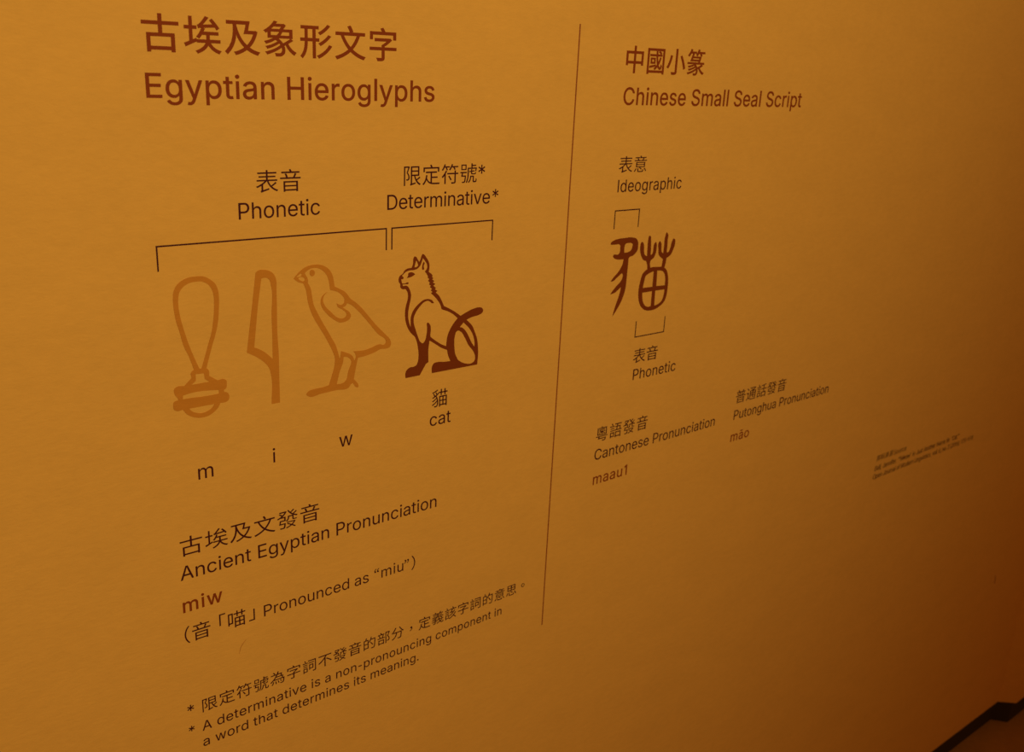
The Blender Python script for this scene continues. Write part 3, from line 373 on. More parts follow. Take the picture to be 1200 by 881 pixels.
  [(144,599),(123,541,83,484,39,447),(83,418),(107,440,130,468,151,500),(197,500),(220,451),(202,454),(186,406,162,347,144,307),(450,307),(438,270),(44,270),(44,231),(301,231),(236,204,148,187,69,176),(92,142),(161,155,241,173,306,199),(331,176),(272,143,167,111,85,98),(94,90,102,75,107,65),(186,82,288,117,351,153),(368,124),(297,72,162,25,50,10),(74,-27),(179,-8,303,38,381,89),(391,48,384,13,366,0),(356,-9,343,-10,328,-10),(272,-7),(282,-20,286,-39,287,-52),(337,-53),(363,-53,378,-49,398,-34),(431,-11,443,48,423,109),(465,125),(501,55,562,-1,637,-28),(644,-15,658,3,669,13),(597,33,537,81,504,140),(541,156,580,174,611,192),(569,221),(529,197,464,166,408,144),(394,170,373,196,346,217),(370,231),(657,231),(657,270),(489,270),(532,413),(496,421),(487,418),(241,418),(251,446),(230,450),(266,464),(249,500),(343,500),(343,539),(174,539),(195,587),(144,599)],
  [(415,599),(401,548,373,499,338,465),(382,437),(398,454,415,475,429,500),(475,500),(492,476,508,447,515,428),(560,446),(531,500),(660,500),(660,539),(448,539),(466,588),(415,599)]]),
 '粵': (0.35, [[(152,502),(548,502),(548,252),(152,252),(152,502)],
  [(452,452),(408,397),(436,387),(487,439),(452,452)],
  [(319,590),(298,540),(105,540),(105,216),(597,216),(597,540),(352,540),(380,583),(319,590)],
  [(41,183),(41,143),(181,143),(170,111,157,76,144,51),(518,51),(512,17,505,-1,495,-8),(489,-12,482,-13,467,-13),(364,-8),(373,-21,379,-39,380,-53),(484,-54),(507,-53,521,-50,535,-39),(553,-25,563,6,574,70),(577,92),(217,92),(235,143),(660,143),(660,183),(41,183)],
  [(328,384),(258,384),(286,399),(279,412,265,429,251,442),(328,445),(328,384)],
  [(479,494),(412,482,287,475,188,472),(198,441),(228,442),(214,434),(254,384),(178,384),(178,353),(307,353),(272,328,221,307,174,297),(199,267),(244,279,292,304,328,331),(328,258),(368,258),(368,324),(415,305,466,282,496,265),(518,292),(483,310,422,335,373,353),(523,353),(523,384),(368,384),(368,448),(504,464),(479,494)]]),
 '義': (0.35, [[(481,262),(522,246,570,218,594,197),(624,232),(599,253,550,279,511,293),(481,262)],
  [(175,571),(214,515),(69,515),(69,473),(322,473),(322,429),(106,429),(106,390),(322,390),(322,345),(39,345),(39,303),(662,303),(662,345),(376,345),(376,390),(595,390),(595,429),(376,429),(376,473),(632,473),(632,515),(487,515),(529,576),(473,590),(433,515),(267,515),(270,516),(261,537,241,567,221,588),(175,571)],
  [(564,140),(545,116,519,93,489,74),(475,95,464,120,454,148),(664,148),(664,190),(443,190),(436,221,431,256,429,293),(378,293),(380,256,384,222,391,190),(238,190),(238,244),(352,264),(320,297),(257,281,142,268,47,263),(60,228),(187,238),(187,190),(39,190),(39,148),(187,148),(187,97),(35,87),(41,44),(187,57),(187,-3),(187,-12,184,-14,174,-15),(88,-14),(104,-56),(158,-56,190,-55,211,-49),(232,-43,238,-31,238,-4),(238,62),(363,74),(364,111),(238,102),(238,148),(402,148),(413,111,428,77,445,48),(397,22,341,2,286,-12),(314,-54),(368,-37,422,-15,471,12),(508,-31,553,-57,602,-56),(647,-55,665,-36,674,39),(660,42,644,50,633,60),(630,9,625,-8,604,-8),(573,-8,542,8,515,39),(552,63,585,92,609,124),(564,140)]]),
 '號': (0.35, [[(102,518),(223,518),(223,412),(102,412),(102,518)],
  [(62,558),(62,373),(265,373),(265,558),(62,558)],
  [(28,317),(28,271),(90,271),(62,157),(204,157),(197,55,187,14,176,1),(171,-5,165,-6,154,-6),(91,-3),(99,-15,103,-34,104,-48),(173,-48),(192,-46,203,-42,214,-30),(232,-11,242,43,252,179),(254,200),(120,200),(134,271),(282,271),(282,317),(28,317)],
  [(450,588),(450,450),(312,450),(312,271),(312,181,306,59,248,-29),(259,-34,279,-48,287,-57),(349,36,359,174,359,271),(359,406),(623,406),(606,331),(646,322),(676,443),(644,452),(636,450),(500,450),(500,496),(641,496),(641,540),(500,540),(500,588),(450,588)],
  [(445,401),(445,344),(373,337),(378,298),(445,305),(445,276),(445,232,459,221,511,221),(591,221),(629,221,642,234,646,289),(634,291,616,298,606,304),(604,265,602,259,585,259),(516,259),(495,259,492,261,492,276),(492,310),(588,320),(583,358),(492,349),(492,401),(445,401)],
  [(415,183),(410,85,397,18,331,-20),(342,-28,354,-45,361,-55),(426,-15,449,50,457,140),(519,140),(519,22),(519,-11,522,-20,532,-29),(542,-39,559,-41,574,-41),(612,-41),(624,-41,640,-40,648,-34),(658,-28,665,-20,669,-7),(674,5,676,40,677,73),(664,77,646,86,638,95),(635,25),(634,17,630,12,626,9),(608,6),(584,6),(569,9),(564,11,564,15,564,20),(564,183),(415,183)]]),
 '表': (0.35, [[(176,-55),(193,-45,218,-36,414,27),(405,73),(235,22),(235,176),(277,204,314,236,345,270),(399,123,497,16,642,-32),(650,-18,665,2,677,13),(608,34,548,68,500,113),(544,141,595,177,636,211),(592,242),(562,212,513,174,471,145),(440,181,415,223,396,270),(654,270),(654,315),(375,315),(375,377),(601,377),(601,421),(375,421),(375,480),(632,480),(632,526),(375,526),(375,588),(322,588),(322,526),(74,526),(74,480),(322,480),(322,421),(109,421),(109,377),(322,377),(322,315),(46,315),(46,270),(278,270),(211,210,112,156,25,128),(60,85),(99,99,141,119,181,142),(181,39),(181,11,165,-1,153,-8),(162,-19,173,-43,176,-55)]]),
 '詞': (0.35, [[(302,440),(302,396),(560,396),(560,440),(302,440)],
  [(62,377),(62,335),(258,335),(258,377),(62,377)],
  [(62,284),(62,243),(259,243),(259,284),(62,284)],
  [(34,469),(34,426),(284,426),(284,469),(34,469)],
  [(109,570),(126,542,148,501,157,476),(197,501),(186,526,165,563,146,591),(109,570)],
  [(286,553),(286,504),(599,504),(599,12),(599,0,595,-4,583,-4),(487,-3),(504,-56),(561,-56,598,-56,619,-47),(641,-38,648,-21,648,12),(648,553),(286,553)],
  [(373,289),(481,289),(481,156),(373,156),(373,289)],
  [(327,335),(327,64),(373,64),(373,111),(528,111),(528,335),(327,335)],
  [(62,191),(62,-47),(109,-47),(109,-13),(260,-13),(260,191),(62,191)],
  [(109,147),(214,147),(214,31),(109,31),(109,147)]]),
 '話': (0.35, [[(57,377),(57,335),(263,335),(263,377),(57,377)],
  [(57,284),(57,243),(263,243),(263,284),(57,284)],
  [(29,469),(29,426),(286,426),(286,469),(29,469)],
  [(108,570),(127,542,150,501,160,476),(202,501),(191,526,169,563,148,591),(108,570)],
  [(333,205),(333,-56),(381,-56),(381,-27),(583,-27),(583,-53),(634,-53),(634,205),(507,205),(507,323),(671,323),(671,373),(507,373),(507,508),(555,518,599,529,636,542),(602,583),(534,557,413,536,310,522),(324,480),(459,499),(459,373),(305,373),(305,323),(459,323),(459,205),(333,205)],
  [(381,20),(381,157),(583,157),(583,20),(381,20)],
  [(57,191),(57,-47),(104,-47),(104,-13),(268,-13),(268,191),(57,191)],
  [(104,147),(221,147),(221,31),(104,31),(104,147)]]),
 '該': (0.35, [[(60,377),(60,335),(265,335),(265,377),(60,377)],
  [(60,284),(60,243),(266,243),(266,284),(60,284)],
  [(31,469),(31,426),(293,426),(293,469),(31,469)],
  [(108,570),(127,542,149,501,159,476),(200,501),(189,526,167,563,146,591),(108,570)],
  [(604,259),(546,143,419,42,265,-13),(256,-17),(284,-57),(369,-27,445,17,508,69),(554,28,605,-23,631,-56),(672,-22),(644,11,590,60,544,101),(588,143,626,190,654,242),(604,259)],
  [(444,575),(458,550,471,517,477,492),(307,492),(307,444),(429,444),(406,403,367,339,354,324),(344,311,326,307,312,304),(326,255),(337,260,356,263,474,272),(424,219,361,172,294,139),(323,102),(442,162,544,263,602,369),(555,384),(544,361,529,339,513,317),(403,310),(482,444),(671,444),(671,492),(511,492),(527,498),(522,522,506,561,489,589),(444,575)],
  [(60,191),(60,-47),(105,-47),(105,-13),(265,-13),(266,191),(60,191)],
  [(105,147),(222,147),(222,31),(105,31),(105,147)]]),
 '語': (0.35, [[(60,377),(60,335),(265,335),(265,377),(60,377)],
  [(60,284),(60,243),(265,243),(265,284),(60,284)],
  [(31,469),(31,426),(289,426),(289,469),(31,469)],
  [(110,570),(129,542,151,501,162,476),(204,501),(194,526,171,563,151,591),(110,570)],
  [(60,191),(60,-47),(106,-47),(106,-13),(269,-13),(269,191),(60,191)],
  [(106,147),(223,147),(223,31),(106,31),(106,147)],
  [(321,197),(321,-56),(370,-56),(370,-25),(579,-25),(579,-54),(630,-54),(630,197),(321,197)],
  [(370,21),(370,151),(579,151),(579,21),(370,21)],
  [(317,442),(317,397),(397,397),(375,292),(282,292),(282,247),(674,247),(674,292),(607,292),(607,442),(456,442),(469,514),(658,514),(658,559),(300,559),(300,514),(417,514),(405,442),(317,442)],
  [(557,292),(426,292),(448,397),(557,397),(557,292)]]),
 '象': (0.35, [[(239,591),(200,534,130,464,36,413),(48,406,64,389,71,377),(112,403),(112,288),(230,288),(177,256,114,232,46,217),(72,178),(141,197,206,223,261,259),(309,223),(250,181,149,142,69,124),(98,87),(176,108,272,150,335,196),(364,158),(293,100,164,46,59,21),(69,12,83,-6,90,-19),(186,9,304,62,382,121),(401,71,392,28,364,9),(350,-1,333,-2,315,-2),(249,1),(256,-13,262,-34,263,-48),(324,-49),(354,-49,373,-44,398,-28),(445,1,458,73,424,148),(462,166),(492,100,550,21,632,-20),(639,-6,655,15,667,25),(588,58,533,127,504,188),(603,246),(561,277),(521,248,457,209,405,183),(381,219,346,255,298,285),(301,288),(595,288),(595,445),(408,445),(428,468,448,496,462,520),(426,544),(418,541),(264,541),(294,580),(239,591)],
  [(227,499),(388,499),(345,445),(169,445),(227,499)],
  [(162,405),(347,405),(331,376,310,351,285,329),(162,329),(162,405)],
  [(396,405),(543,405),(543,329),(345,329),(365,352,382,377,396,405)]]),
 '貓': (0.35, [[(244,585),(197,551,109,517,32,498),(41,489,53,472,58,461),(137,482,224,514,275,553),(244,585)],
  [(282,465),(241,429),(232,450,217,474,202,495),(167,479),(183,456,199,426,207,403),(159,373),(148,399,127,433,106,459),(70,442),(90,415,110,379,120,352),(39,314),(65,279),(103,295,141,313,176,333),(203,290),(162,253,91,211,38,190),(48,181,59,163,65,152),(113,176,174,216,218,254),(233,198),(185,143,98,84,28,55),(38,46,50,29,56,17),(116,46,187,97,239,146),(243,82,231,27,213,11),(200,-3,188,-4,172,-4),(115,-1),(123,-15,127,-34,127,-48),(183,-50),(212,-49,232,-43,251,-22),(303,25,310,232,214,356),(252,380,286,407,313,435),(309,439),(382,439),(382,359),(430,359),(430,439),(536,439),(536,359),(585,359),(585,439),(667,439),(667,487),(585,487),(585,582),(536,582),(536,487),(430,487),(430,582),(382,582),(382,487),(303,487),(303,445),(282,465)],
  [(459,142),(459,34),(370,34),(370,142),(459,142)],
  [(505,142),(593,142),(593,34),(505,34),(505,142)],
  [(459,187),(370,187),(370,289),(459,289),(459,187)],
  [(505,187),(505,289),(593,289),(593,187),(505,187)],
  [(322,336),(322,-55),(370,-55),(370,-13),(593,-13),(593,-50),(643,-50),(643,336),(322,336)]]),
 '資': (0.35, [[(67,536),(117,522,182,496,215,478),(238,519),(204,536,139,560,91,573),(67,536)],
  [(32,389),(53,343),(236,405),(230,447),(32,389)],
  [(178,223),(531,223),(531,174),(178,174),(178,223)],
  [(178,141),(531,141),(531,92),(178,92),(178,141)],
  [(178,304),(531,304),(531,257),(178,257),(178,304)],
  [(417,24),(492,-1,569,-32,613,-54),(660,-24),(611,-1,528,29,452,53),(417,24)],
  [(244,52),(193,25,109,-1,37,-15),(76,-55),(146,-36,235,-4,292,30),(244,52)],
  [(345,588),(326,547,291,499,238,462),(251,457,268,446,278,436),(303,455,323,475,340,497),(583,497),(570,477,555,457,541,443),(583,429),(607,452,634,492,653,529),(618,539),(609,537),(368,537),(391,581),(345,588)],
  [(422,494),(403,432,329,393,242,377),(264,340),(338,355,401,387,440,433),(483,386,550,349,623,332),(653,370),(574,384,500,420,461,466),(470,487),(422,494)],
  [(127,340),(127,57),(583,57),(583,340),(127,340)]]),
 '通': (0.35, [[(46,530),(87,494,140,443,165,410),(203,445),(177,477,123,526,82,560),(46,530)],
  [(179,326),(30,326),(30,276),(129,276),(129,77),(98,64,63,33,27,-6),(60,-49),(96,-1,130,39,154,39),(170,39,194,15,223,-2),(272,-32,330,-40,417,-40),(664,-33),(665,-19,673,5,679,18),(606,11,500,6,417,6),(340,6,279,9,233,39),(179,76),(179,326)],
  [(255,562),(255,521),(551,521),(522,499,487,478,452,461),(349,502),(316,472),(359,456,410,433,453,412),(254,412),(254,50),(304,50),(304,166),(422,166),(422,53),(470,53),(470,166),(592,166),(592,102),(592,94,589,90,580,90),(508,91),(523,48),(570,48,600,48,618,56),(637,64,642,76,642,102),(642,412),(550,412),(499,440),(551,467,604,504,642,540),(609,565),(599,562),(255,562)],
  [(592,372),(592,310),(470,310),(470,372),(592,372)],
  [(304,271),(422,271),(422,207),(304,207),(304,271)],
  [(304,310),(304,372),(422,372),(422,310),(304,310)],
  [(592,271),(592,207),(470,207),(470,271),(592,271)]]),
 '部': (0.35, [[(99,440),(118,402,137,352,143,319),(190,333),(184,365,165,414,144,452),(99,440)],
  [(439,551),(439,-55),(486,-55),(486,503),(599,503),(580,447,553,373,526,314),(589,251,605,199,606,155),(607,131,602,109,588,100),(581,95,570,92,560,92),(506,95),(514,80,519,58,520,45),(580,46),(597,48,612,52,623,60),(646,76,655,109,655,151),(655,199,640,254,577,320),(607,385,639,465,664,530),(628,553),(620,551),(439,551)],
  [(173,578),(202,506),(56,506),(56,458),(387,458),(387,506),(256,506),(249,529,234,564,220,591),(173,578)],
  [(303,454),(292,414,271,356,252,317),(36,317),(36,268),(403,268),(403,317),(303,317),(356,442),(303,454)],
  [(76,204),(76,-51),(126,-51),(126,-18),(318,-18),(318,-46),(370,-46),(370,204),(76,204)],
  [(126,29),(126,156),(318,156),(318,29),(126,29)]]),
 '限': (0.35, [[(64,560),(64,-55),(111,-55),(111,512),(213,512),(198,465,178,403,158,354),(208,298,221,249,221,211),(221,189,217,168,206,162),(184,155),(143,156),(151,143,156,123,156,110),(203,111),(218,113,230,117,239,124),(260,139,268,168,268,206),(268,250,256,300,205,359),(275,541),(240,562),(232,560),(64,560)],
  [(568,382),(568,296),(361,296),(361,382),(568,382)],
  [(568,426),(361,426),(361,511),(568,511),(568,426)],
  [(307,-56),(321,-47,343,-39,487,0),(485,48),(361,18),(361,249),(429,249),(464,110,530,2,640,-51),(648,-36,664,-16,676,-6),(620,18,574,57,540,106),(578,130,625,160,660,190),(626,227),(598,201,554,168,517,144),(499,176,485,211,475,249),(618,249),(618,557),(310,557),(310,37),(310,8,295,-6,284,-13),(307,-56)]]),
 '音': (0.35, [[(305,583),(332,525),(78,525),(78,477),(628,477),(628,525),(391,525),(384,546,371,574,356,594),(305,583)],
  [(174,461),(192,431,208,390,214,360),(39,360),(39,312),(662,312),(662,360),(485,360),(503,389,520,428,536,461),(480,475),(468,442,447,393,429,360),(244,360),(270,366),(263,396,246,440,223,473),(174,461)],
  [(187,91),(518,91),(518,15),(187,15),(187,91)],
  [(187,133),(187,206),(518,206),(518,133),(187,133)],
  [(135,251),(135,-57),(187,-57),(187,-30),(518,-30),(518,-55),(573,-55),(573,251),(135,251)]]),
 '（': (0.35, [[(487,266),(487,130,542,18,626,-67),(668,-46),(588,38,538,141,538,266),(538,391,588,494,668,578),(626,599),(542,514,487,403,487,266)]]),
 '）': (0.35, [[(214,266),(214,403,158,514,74,599),(32,578),(113,494,162,391,162,266),(162,141,113,38,32,-46),(74,-67),(158,18,214,130,214,266)]]),
 '，': (0.35, [[(290,95),(363,121,411,178,411,254),(411,303,390,335,352,335),(323,335,298,317,298,284),(298,251,322,234,351,234),(363,236),(359,188,328,155,275,132),(290,95)]]),
}
DRAWINGS = {
 'jar': [
  ('loop', [[(287.8,-274.0), (287.1,-271.6), (286.4,-269.1), (285.7,-266.6), (285.0,-264.2), (284.2,-261.7), (283.4,-259.3), (282.4,-257.0), (281.4,-254.6), (280.5,-252.2), (279.7,-249.9), (279.0,-247.2), (278.5,-244.6), (278.0,-242.0), (277.5,-239.3), (277.0,-236.7), (276.5,-234.8), (275.9,-232.8), (275.4,-230.9), (274.9,-229.0), (274.6,-227.0), (274.2,-225.2), (274.0,-223.3), (273.8,-221.4), (273.6,-219.5), (273.4,-217.6), (273.3,-215.7), (273.2,-213.9), (273.1,-212.0), (273.1,-210.2), (273.1,-208.3), (273.2,-207.1), (273.2,-205.9), (273.4,-204.7), (273.5,-203.4), (273.8,-202.3), (274.1,-201.1), (274.5,-200.0), (275.0,-198.9), (275.5,-197.8), (276.1,-196.8), (277.0,-195.8), (277.9,-194.8), (279.0,-193.9), (280.1,-193.1), (281.3,-192.4), (282.4,-191.8), (283.7,-191.2), (284.9,-190.7), (286.2,-190.3), (287.5,-190.0), (288.7,-189.8), (289.9,-189.7), (291.1,-189.6), (292.4,-189.6), (293.6,-189.6), (295.1,-189.6), (296.7,-189.7), (298.2,-189.8), (299.8,-190.0), (301.2,-190.4), (302.4,-190.9), (303.4,-191.4), (304.5,-192.1), (305.5,-192.7), (306.5,-193.4), (307.4,-194.2), (308.3,-194.9), (309.1,-195.7), (309.9,-196.5), (310.6,-197.4), (311.3,-198.5), (311.9,-199.7), (312.3,-200.9), (312.7,-202.2), (313.1,-203.5), (313.3,-204.9), (313.5,-206.3), (313.6,-207.8), (313.6,-209.2), (313.6,-210.7), (313.6,-212.5), (313.6,-214.4), (313.4,-216.3), (313.3,-218.2), (313.1,-220.1), (312.9,-222.5), (312.7,-224.8), (312.4,-227.2), (312.1,-229.6), (311.7,-231.9), (311.2,-234.2), (310.7,-236.6), (310.1,-238.9), (309.4,-241.2), (308.7,-243.5), (308.1,-245.6), (307.4,-247.6), (306.6,-249.6), (305.9,-251.6), (305.2,-253.6), (304.5,-255.6), (303.9,-257.6), (303.2,-259.6), (302.5,-261.6), (301.9,-263.7), (301.2,-265.9), (300.5,-268.2), (299.8,-270.4), (299.1,-272.7), (298.4,-275.0), (294.1,-273.7), (294.9,-271.6), (295.7,-269.4), (296.4,-267.3), (297.2,-265.2), (297.9,-263.1), (298.6,-261.1), (299.3,-259.1), (299.9,-257.0), (300.6,-255.0), (301.3,-253.0), (302.0,-250.9), (302.8,-248.7), (303.6,-246.6), (304.4,-244.4), (305.0,-242.2), (305.8,-239.4), (306.4,-236.7), (306.9,-233.8), (307.4,-231.0), (307.8,-228.2), (308.1,-226.0), (308.4,-223.8), (308.6,-221.6), (308.8,-219.4), (308.9,-217.2), (309.0,-215.3), (309.1,-213.4), (309.2,-211.5), (309.1,-209.6), (308.9,-207.8), (308.6,-206.3), (308.4,-204.9), (308.0,-203.5), (307.5,-202.2), (306.9,-200.9), (306.3,-199.9), (305.6,-199.0), (304.9,-198.1), (304.1,-197.3), (303.2,-196.6), (302.5,-196.1), (301.8,-195.7), (301.0,-195.3), (300.2,-194.9), (299.5,-194.7), (298.3,-194.4), (297.1,-194.2), (295.8,-194.2), (294.6,-194.2), (293.3,-194.2), (292.4,-194.2), (291.5,-194.3), (290.5,-194.4), (289.6,-194.5), (288.7,-194.7), (287.6,-195.0), (286.4,-195.5), (285.3,-196.0), (284.2,-196.5), (283.2,-197.2), (282.3,-197.9), (281.4,-198.8), (280.6,-199.7), (279.8,-200.7), (279.2,-201.7), (278.7,-202.8), (278.4,-203.9), (278.1,-205.0), (277.9,-206.2), (277.7,-207.3), (277.5,-208.7), (277.4,-210.1), (277.4,-211.4), (277.4,-212.8), (277.4,-214.2), (277.5,-216.2), (277.7,-218.3), (277.9,-220.3), (278.2,-222.4), (278.5,-224.4), (278.9,-226.7), (279.3,-228.9), (279.8,-231.2), (280.3,-233.4), (280.8,-235.7), (281.5,-238.7), (282.3,-241.7), (283.0,-244.6), (283.8,-247.6), (284.7,-250.6), (285.4,-252.9), (286.1,-255.3), (286.9,-257.7), (287.7,-260.0), (288.5,-262.4), (289.3,-264.5), (290.0,-266.6), (290.8,-268.7), (291.6,-270.8), (292.4,-272.9), (292.5,-275.2)]]),
  ('neck', [[(278.0,-286.8), (284.9,-280.6), (284.8,-279.6), (284.6,-278.5), (284.4,-277.4), (284.4,-276.4), (284.7,-275.6), (285.1,-274.9), (285.7,-274.4), (286.4,-273.9), (287.1,-273.5), (287.9,-273.1), (289.0,-272.9), (290.3,-272.8), (291.6,-272.9), (292.9,-273.1), (294.2,-273.2), (295.2,-273.2), (296.4,-273.2), (297.4,-273.2), (298.5,-273.4), (299.3,-273.9), (299.8,-274.4), (300.3,-275.1), (300.7,-275.9), (301.0,-276.6), (301.1,-277.5), (301.1,-278.4), (301.0,-279.3), (300.9,-280.2), (300.8,-281.1), (307.9,-286.2), (306.2,-288.2), (278.7,-289.2)], [(288.8,-277.5), (296.3,-277.9), (296.8,-283.3), (301.0,-286.7), (284.3,-286.9), (288.6,-283.7)]]),
  ('upper_band', [[(268.9,-288.2), (269.3,-287.7), (269.8,-287.3), (270.5,-286.9), (271.2,-286.6), (271.9,-286.4), (273.0,-286.1), (274.2,-286.2), (275.5,-286.4), (276.8,-286.6), (278.0,-286.8), (279.3,-286.8), (280.5,-286.9), (281.8,-286.9), (283.0,-286.9), (284.3,-286.9), (287.6,-286.9), (290.9,-286.9), (294.3,-286.8), (297.6,-286.8), (301.0,-286.7), (302.7,-286.7), (304.4,-286.7), (306.1,-286.7), (307.8,-286.6), (309.5,-286.6), (310.4,-286.5), (311.3,-286.3), (312.3,-286.1), (313.1,-286.1), (314.0,-286.3), (314.9,-286.7), (315.7,-287.2), (316.4,-287.9), (316.8,-288.8), (316.9,-289.8), (316.8,-290.8), (316.8,-291.8), (316.7,-292.7), (316.6,-293.7), (316.4,-294.7), (316.0,-295.4), (315.5,-295.9), (314.9,-296.3), (314.2,-296.6), (313.5,-296.8), (312.7,-296.9), (311.9,-296.7), (311.1,-296.5), (310.2,-296.3), (309.4,-296.1), (302.6,-295.1), (295.8,-294.3), (289.1,-294.1), (282.6,-294.4), (276.3,-295.5), (275.3,-295.9), (274.3,-296.4), (273.3,-296.9), (272.4,-297.1), (271.6,-296.9), (271.1,-296.5), (270.6,-295.9), (270.2,-295.2), (269.8,-294.5), (269.4,-293.8), (269.1,-293.0), (268.8,-292.2), (268.7,-291.5), (268.6,-290.6), (268.6,-289.8), (268.6,-289.0)]]),
  ('left_link', [[(271.5,-296.1), (276.4,-294.9), (275.9,-299.4), (272.0,-299.6)]]),
  ('right_link', [[(309.2,-295.5), (313.5,-296.2), (314.4,-299.8), (309.1,-300.1)]]),
  ('lower_band', [[(267.9,-300.3), (268.5,-299.8), (269.3,-299.5), (270.2,-299.3), (271.2,-299.2), (272.2,-299.1), (273.0,-299.0), (273.7,-299.0), (274.5,-299.0), (275.3,-299.0), (276.1,-299.0), (282.6,-299.0), (289.2,-299.4), (295.9,-299.7), (302.6,-299.8), (309.2,-299.5), (310.1,-299.4), (311.1,-299.2), (312.0,-299.0), (312.9,-298.9), (313.8,-299.0), (314.6,-299.1), (315.5,-299.2), (316.3,-299.5), (317.0,-300.0), (317.6,-300.6), (318.0,-301.4), (318.3,-302.2), (318.6,-303.2), (318.6,-304.2), (318.5,-305.3), (318.1,-306.3), (317.7,-307.1), (317.1,-307.7), (316.5,-308.1), (315.8,-308.5), (314.7,-308.8), (313.4,-308.9), (312.2,-308.8), (310.9,-308.6), (309.6,-308.6), (308.7,-308.6), (307.8,-308.6), (306.9,-308.6), (306.0,-308.6), (305.1,-308.6), (300.2,-308.6), (295.4,-308.6), (290.5,-308.7), (285.7,-308.7), (281.0,-308.7), (279.9,-308.7), (278.8,-308.8), (277.7,-308.8), (276.6,-308.8), (275.5,-308.8), (274.4,-308.8), (273.2,-309.0), (272.1,-309.1), (271.1,-309.1), (270.0,-308.8), (269.2,-308.4), (268.4,-307.9), (267.8,-307.3), (267.5,-306.6), (267.3,-305.9), (267.2,-305.1), (267.2,-304.3), (267.2,-303.4), (267.2,-302.5), (267.3,-301.7), (267.5,-300.9)]]),
  ('bowl', [[(275.4,-308.1), (275.9,-309.1), (276.5,-310.2), (277.1,-311.2), (277.7,-312.2), (278.4,-313.1), (279.3,-314.0), (280.3,-314.9), (281.4,-315.7), (282.5,-316.4), (283.7,-317.0), (284.9,-317.6), (286.1,-318.1), (287.4,-318.5), (288.6,-318.9), (289.9,-319.1), (291.4,-319.3), (292.9,-319.4), (294.3,-319.4), (295.8,-319.3), (297.2,-319.1), (298.6,-318.7), (300.0,-318.2), (301.3,-317.5), (302.6,-316.8), (303.9,-315.9), (304.7,-315.3), (305.5,-314.7), (306.3,-314.0), (307.1,-313.2), (307.8,-312.5), (308.3,-311.6), (308.8,-310.8), (309.3,-309.9), (309.7,-309.0), (310.2,-308.1), (305.1,-308.0), (304.4,-308.8), (303.8,-309.7), (303.1,-310.6), (302.4,-311.4), (301.6,-312.1), (300.9,-312.7), (300.1,-313.1), (299.2,-313.6), (298.3,-313.9), (297.5,-314.3), (296.7,-314.5), (295.9,-314.8), (295.0,-315.0), (294.2,-315.1), (293.4,-315.2), (292.4,-315.1), (291.5,-315.1), (290.5,-314.9), (289.5,-314.7), (288.6,-314.4), (287.6,-314.1), (286.7,-313.7), (285.7,-313.2), (284.8,-312.7), (283.9,-312.1), (283.2,-311.4), (282.5,-310.6), (281.9,-309.8), (281.3,-308.9), (280.6,-308.1)]]),
 ],
 'reed': [
  ('blade_outline', [[(348.6,-191.8), (349.1,-191.4), (349.6,-190.9), (350.2,-190.4), (350.7,-190.1), (351.8,-189.7), (353.1,-189.5), (354.4,-189.5), (355.7,-189.7), (357.0,-189.8), (358.0,-190.0), (359.0,-190.2), (360.1,-190.5), (361.1,-190.9), (362.0,-191.3), (362.8,-191.8), (363.6,-192.3), (364.4,-192.9), (365.1,-193.6), (365.7,-194.3), (366.3,-195.2), (366.8,-196.1), (367.2,-197.0), (367.5,-198.0), (367.8,-199.0), (368.3,-201.2), (368.4,-203.5), (368.3,-205.8), (368.2,-208.1), (368.1,-210.4), (368.1,-218.3), (368.0,-226.3), (367.8,-234.3), (367.6,-242.3), (367.6,-250.4), (367.7,-254.5), (367.9,-258.6), (368.0,-262.7), (368.2,-266.8), (368.3,-270.9), (368.3,-275.3), (368.3,-279.8), (368.2,-284.2), (368.2,-288.7), (368.1,-293.2), (368.0,-319.2), (359.6,-319.2), (359.9,-313.2), (360.4,-307.2), (360.8,-301.2), (360.7,-295.2), (359.9,-289.2), (359.6,-288.0), (359.4,-286.7), (359.1,-285.4), (358.7,-284.2), (358.2,-283.0), (357.5,-281.6), (356.7,-280.3), (355.7,-279.1), (354.7,-277.9), (353.7,-276.7), (352.3,-275.3), (350.9,-274.0), (349.4,-272.8), (347.8,-271.6), (346.2,-270.4), (344.5,-269.2), (342.7,-268.1), (340.8,-267.0), (339.0,-265.9), (337.2,-264.9), (344.0,-222.3)], [(353.8,-197.6), (354.7,-197.4), (355.6,-197.3), (356.6,-197.1), (357.5,-197.1), (358.4,-197.2), (359.2,-197.5), (360.0,-197.9), (360.7,-198.4), (361.3,-199.0), (361.7,-199.6), (362.0,-200.4), (362.2,-201.2), (362.4,-202.1), (362.6,-202.9), (363.7,-209.1), (363.9,-215.4), (363.4,-221.7), (362.8,-228.1), (362.6,-234.5), (362.6,-237.5), (362.6,-240.6), (362.6,-243.6), (362.6,-246.7), (362.6,-249.8), (362.6,-254.8), (362.5,-259.8), (362.4,-264.9), (362.3,-270.0), (362.3,-275.1), (361.5,-274.1), (360.7,-273.2), (359.9,-272.4), (359.1,-271.5), (358.2,-270.6), (357.0,-269.4), (355.7,-268.2), (354.4,-267.0), (353.0,-265.9), (351.6,-264.9), (350.2,-264.1), (348.8,-263.2), (347.4,-262.5), (345.9,-261.7), (344.5,-260.9), (349.4,-223.0)]]),
 ],
 'chick': [
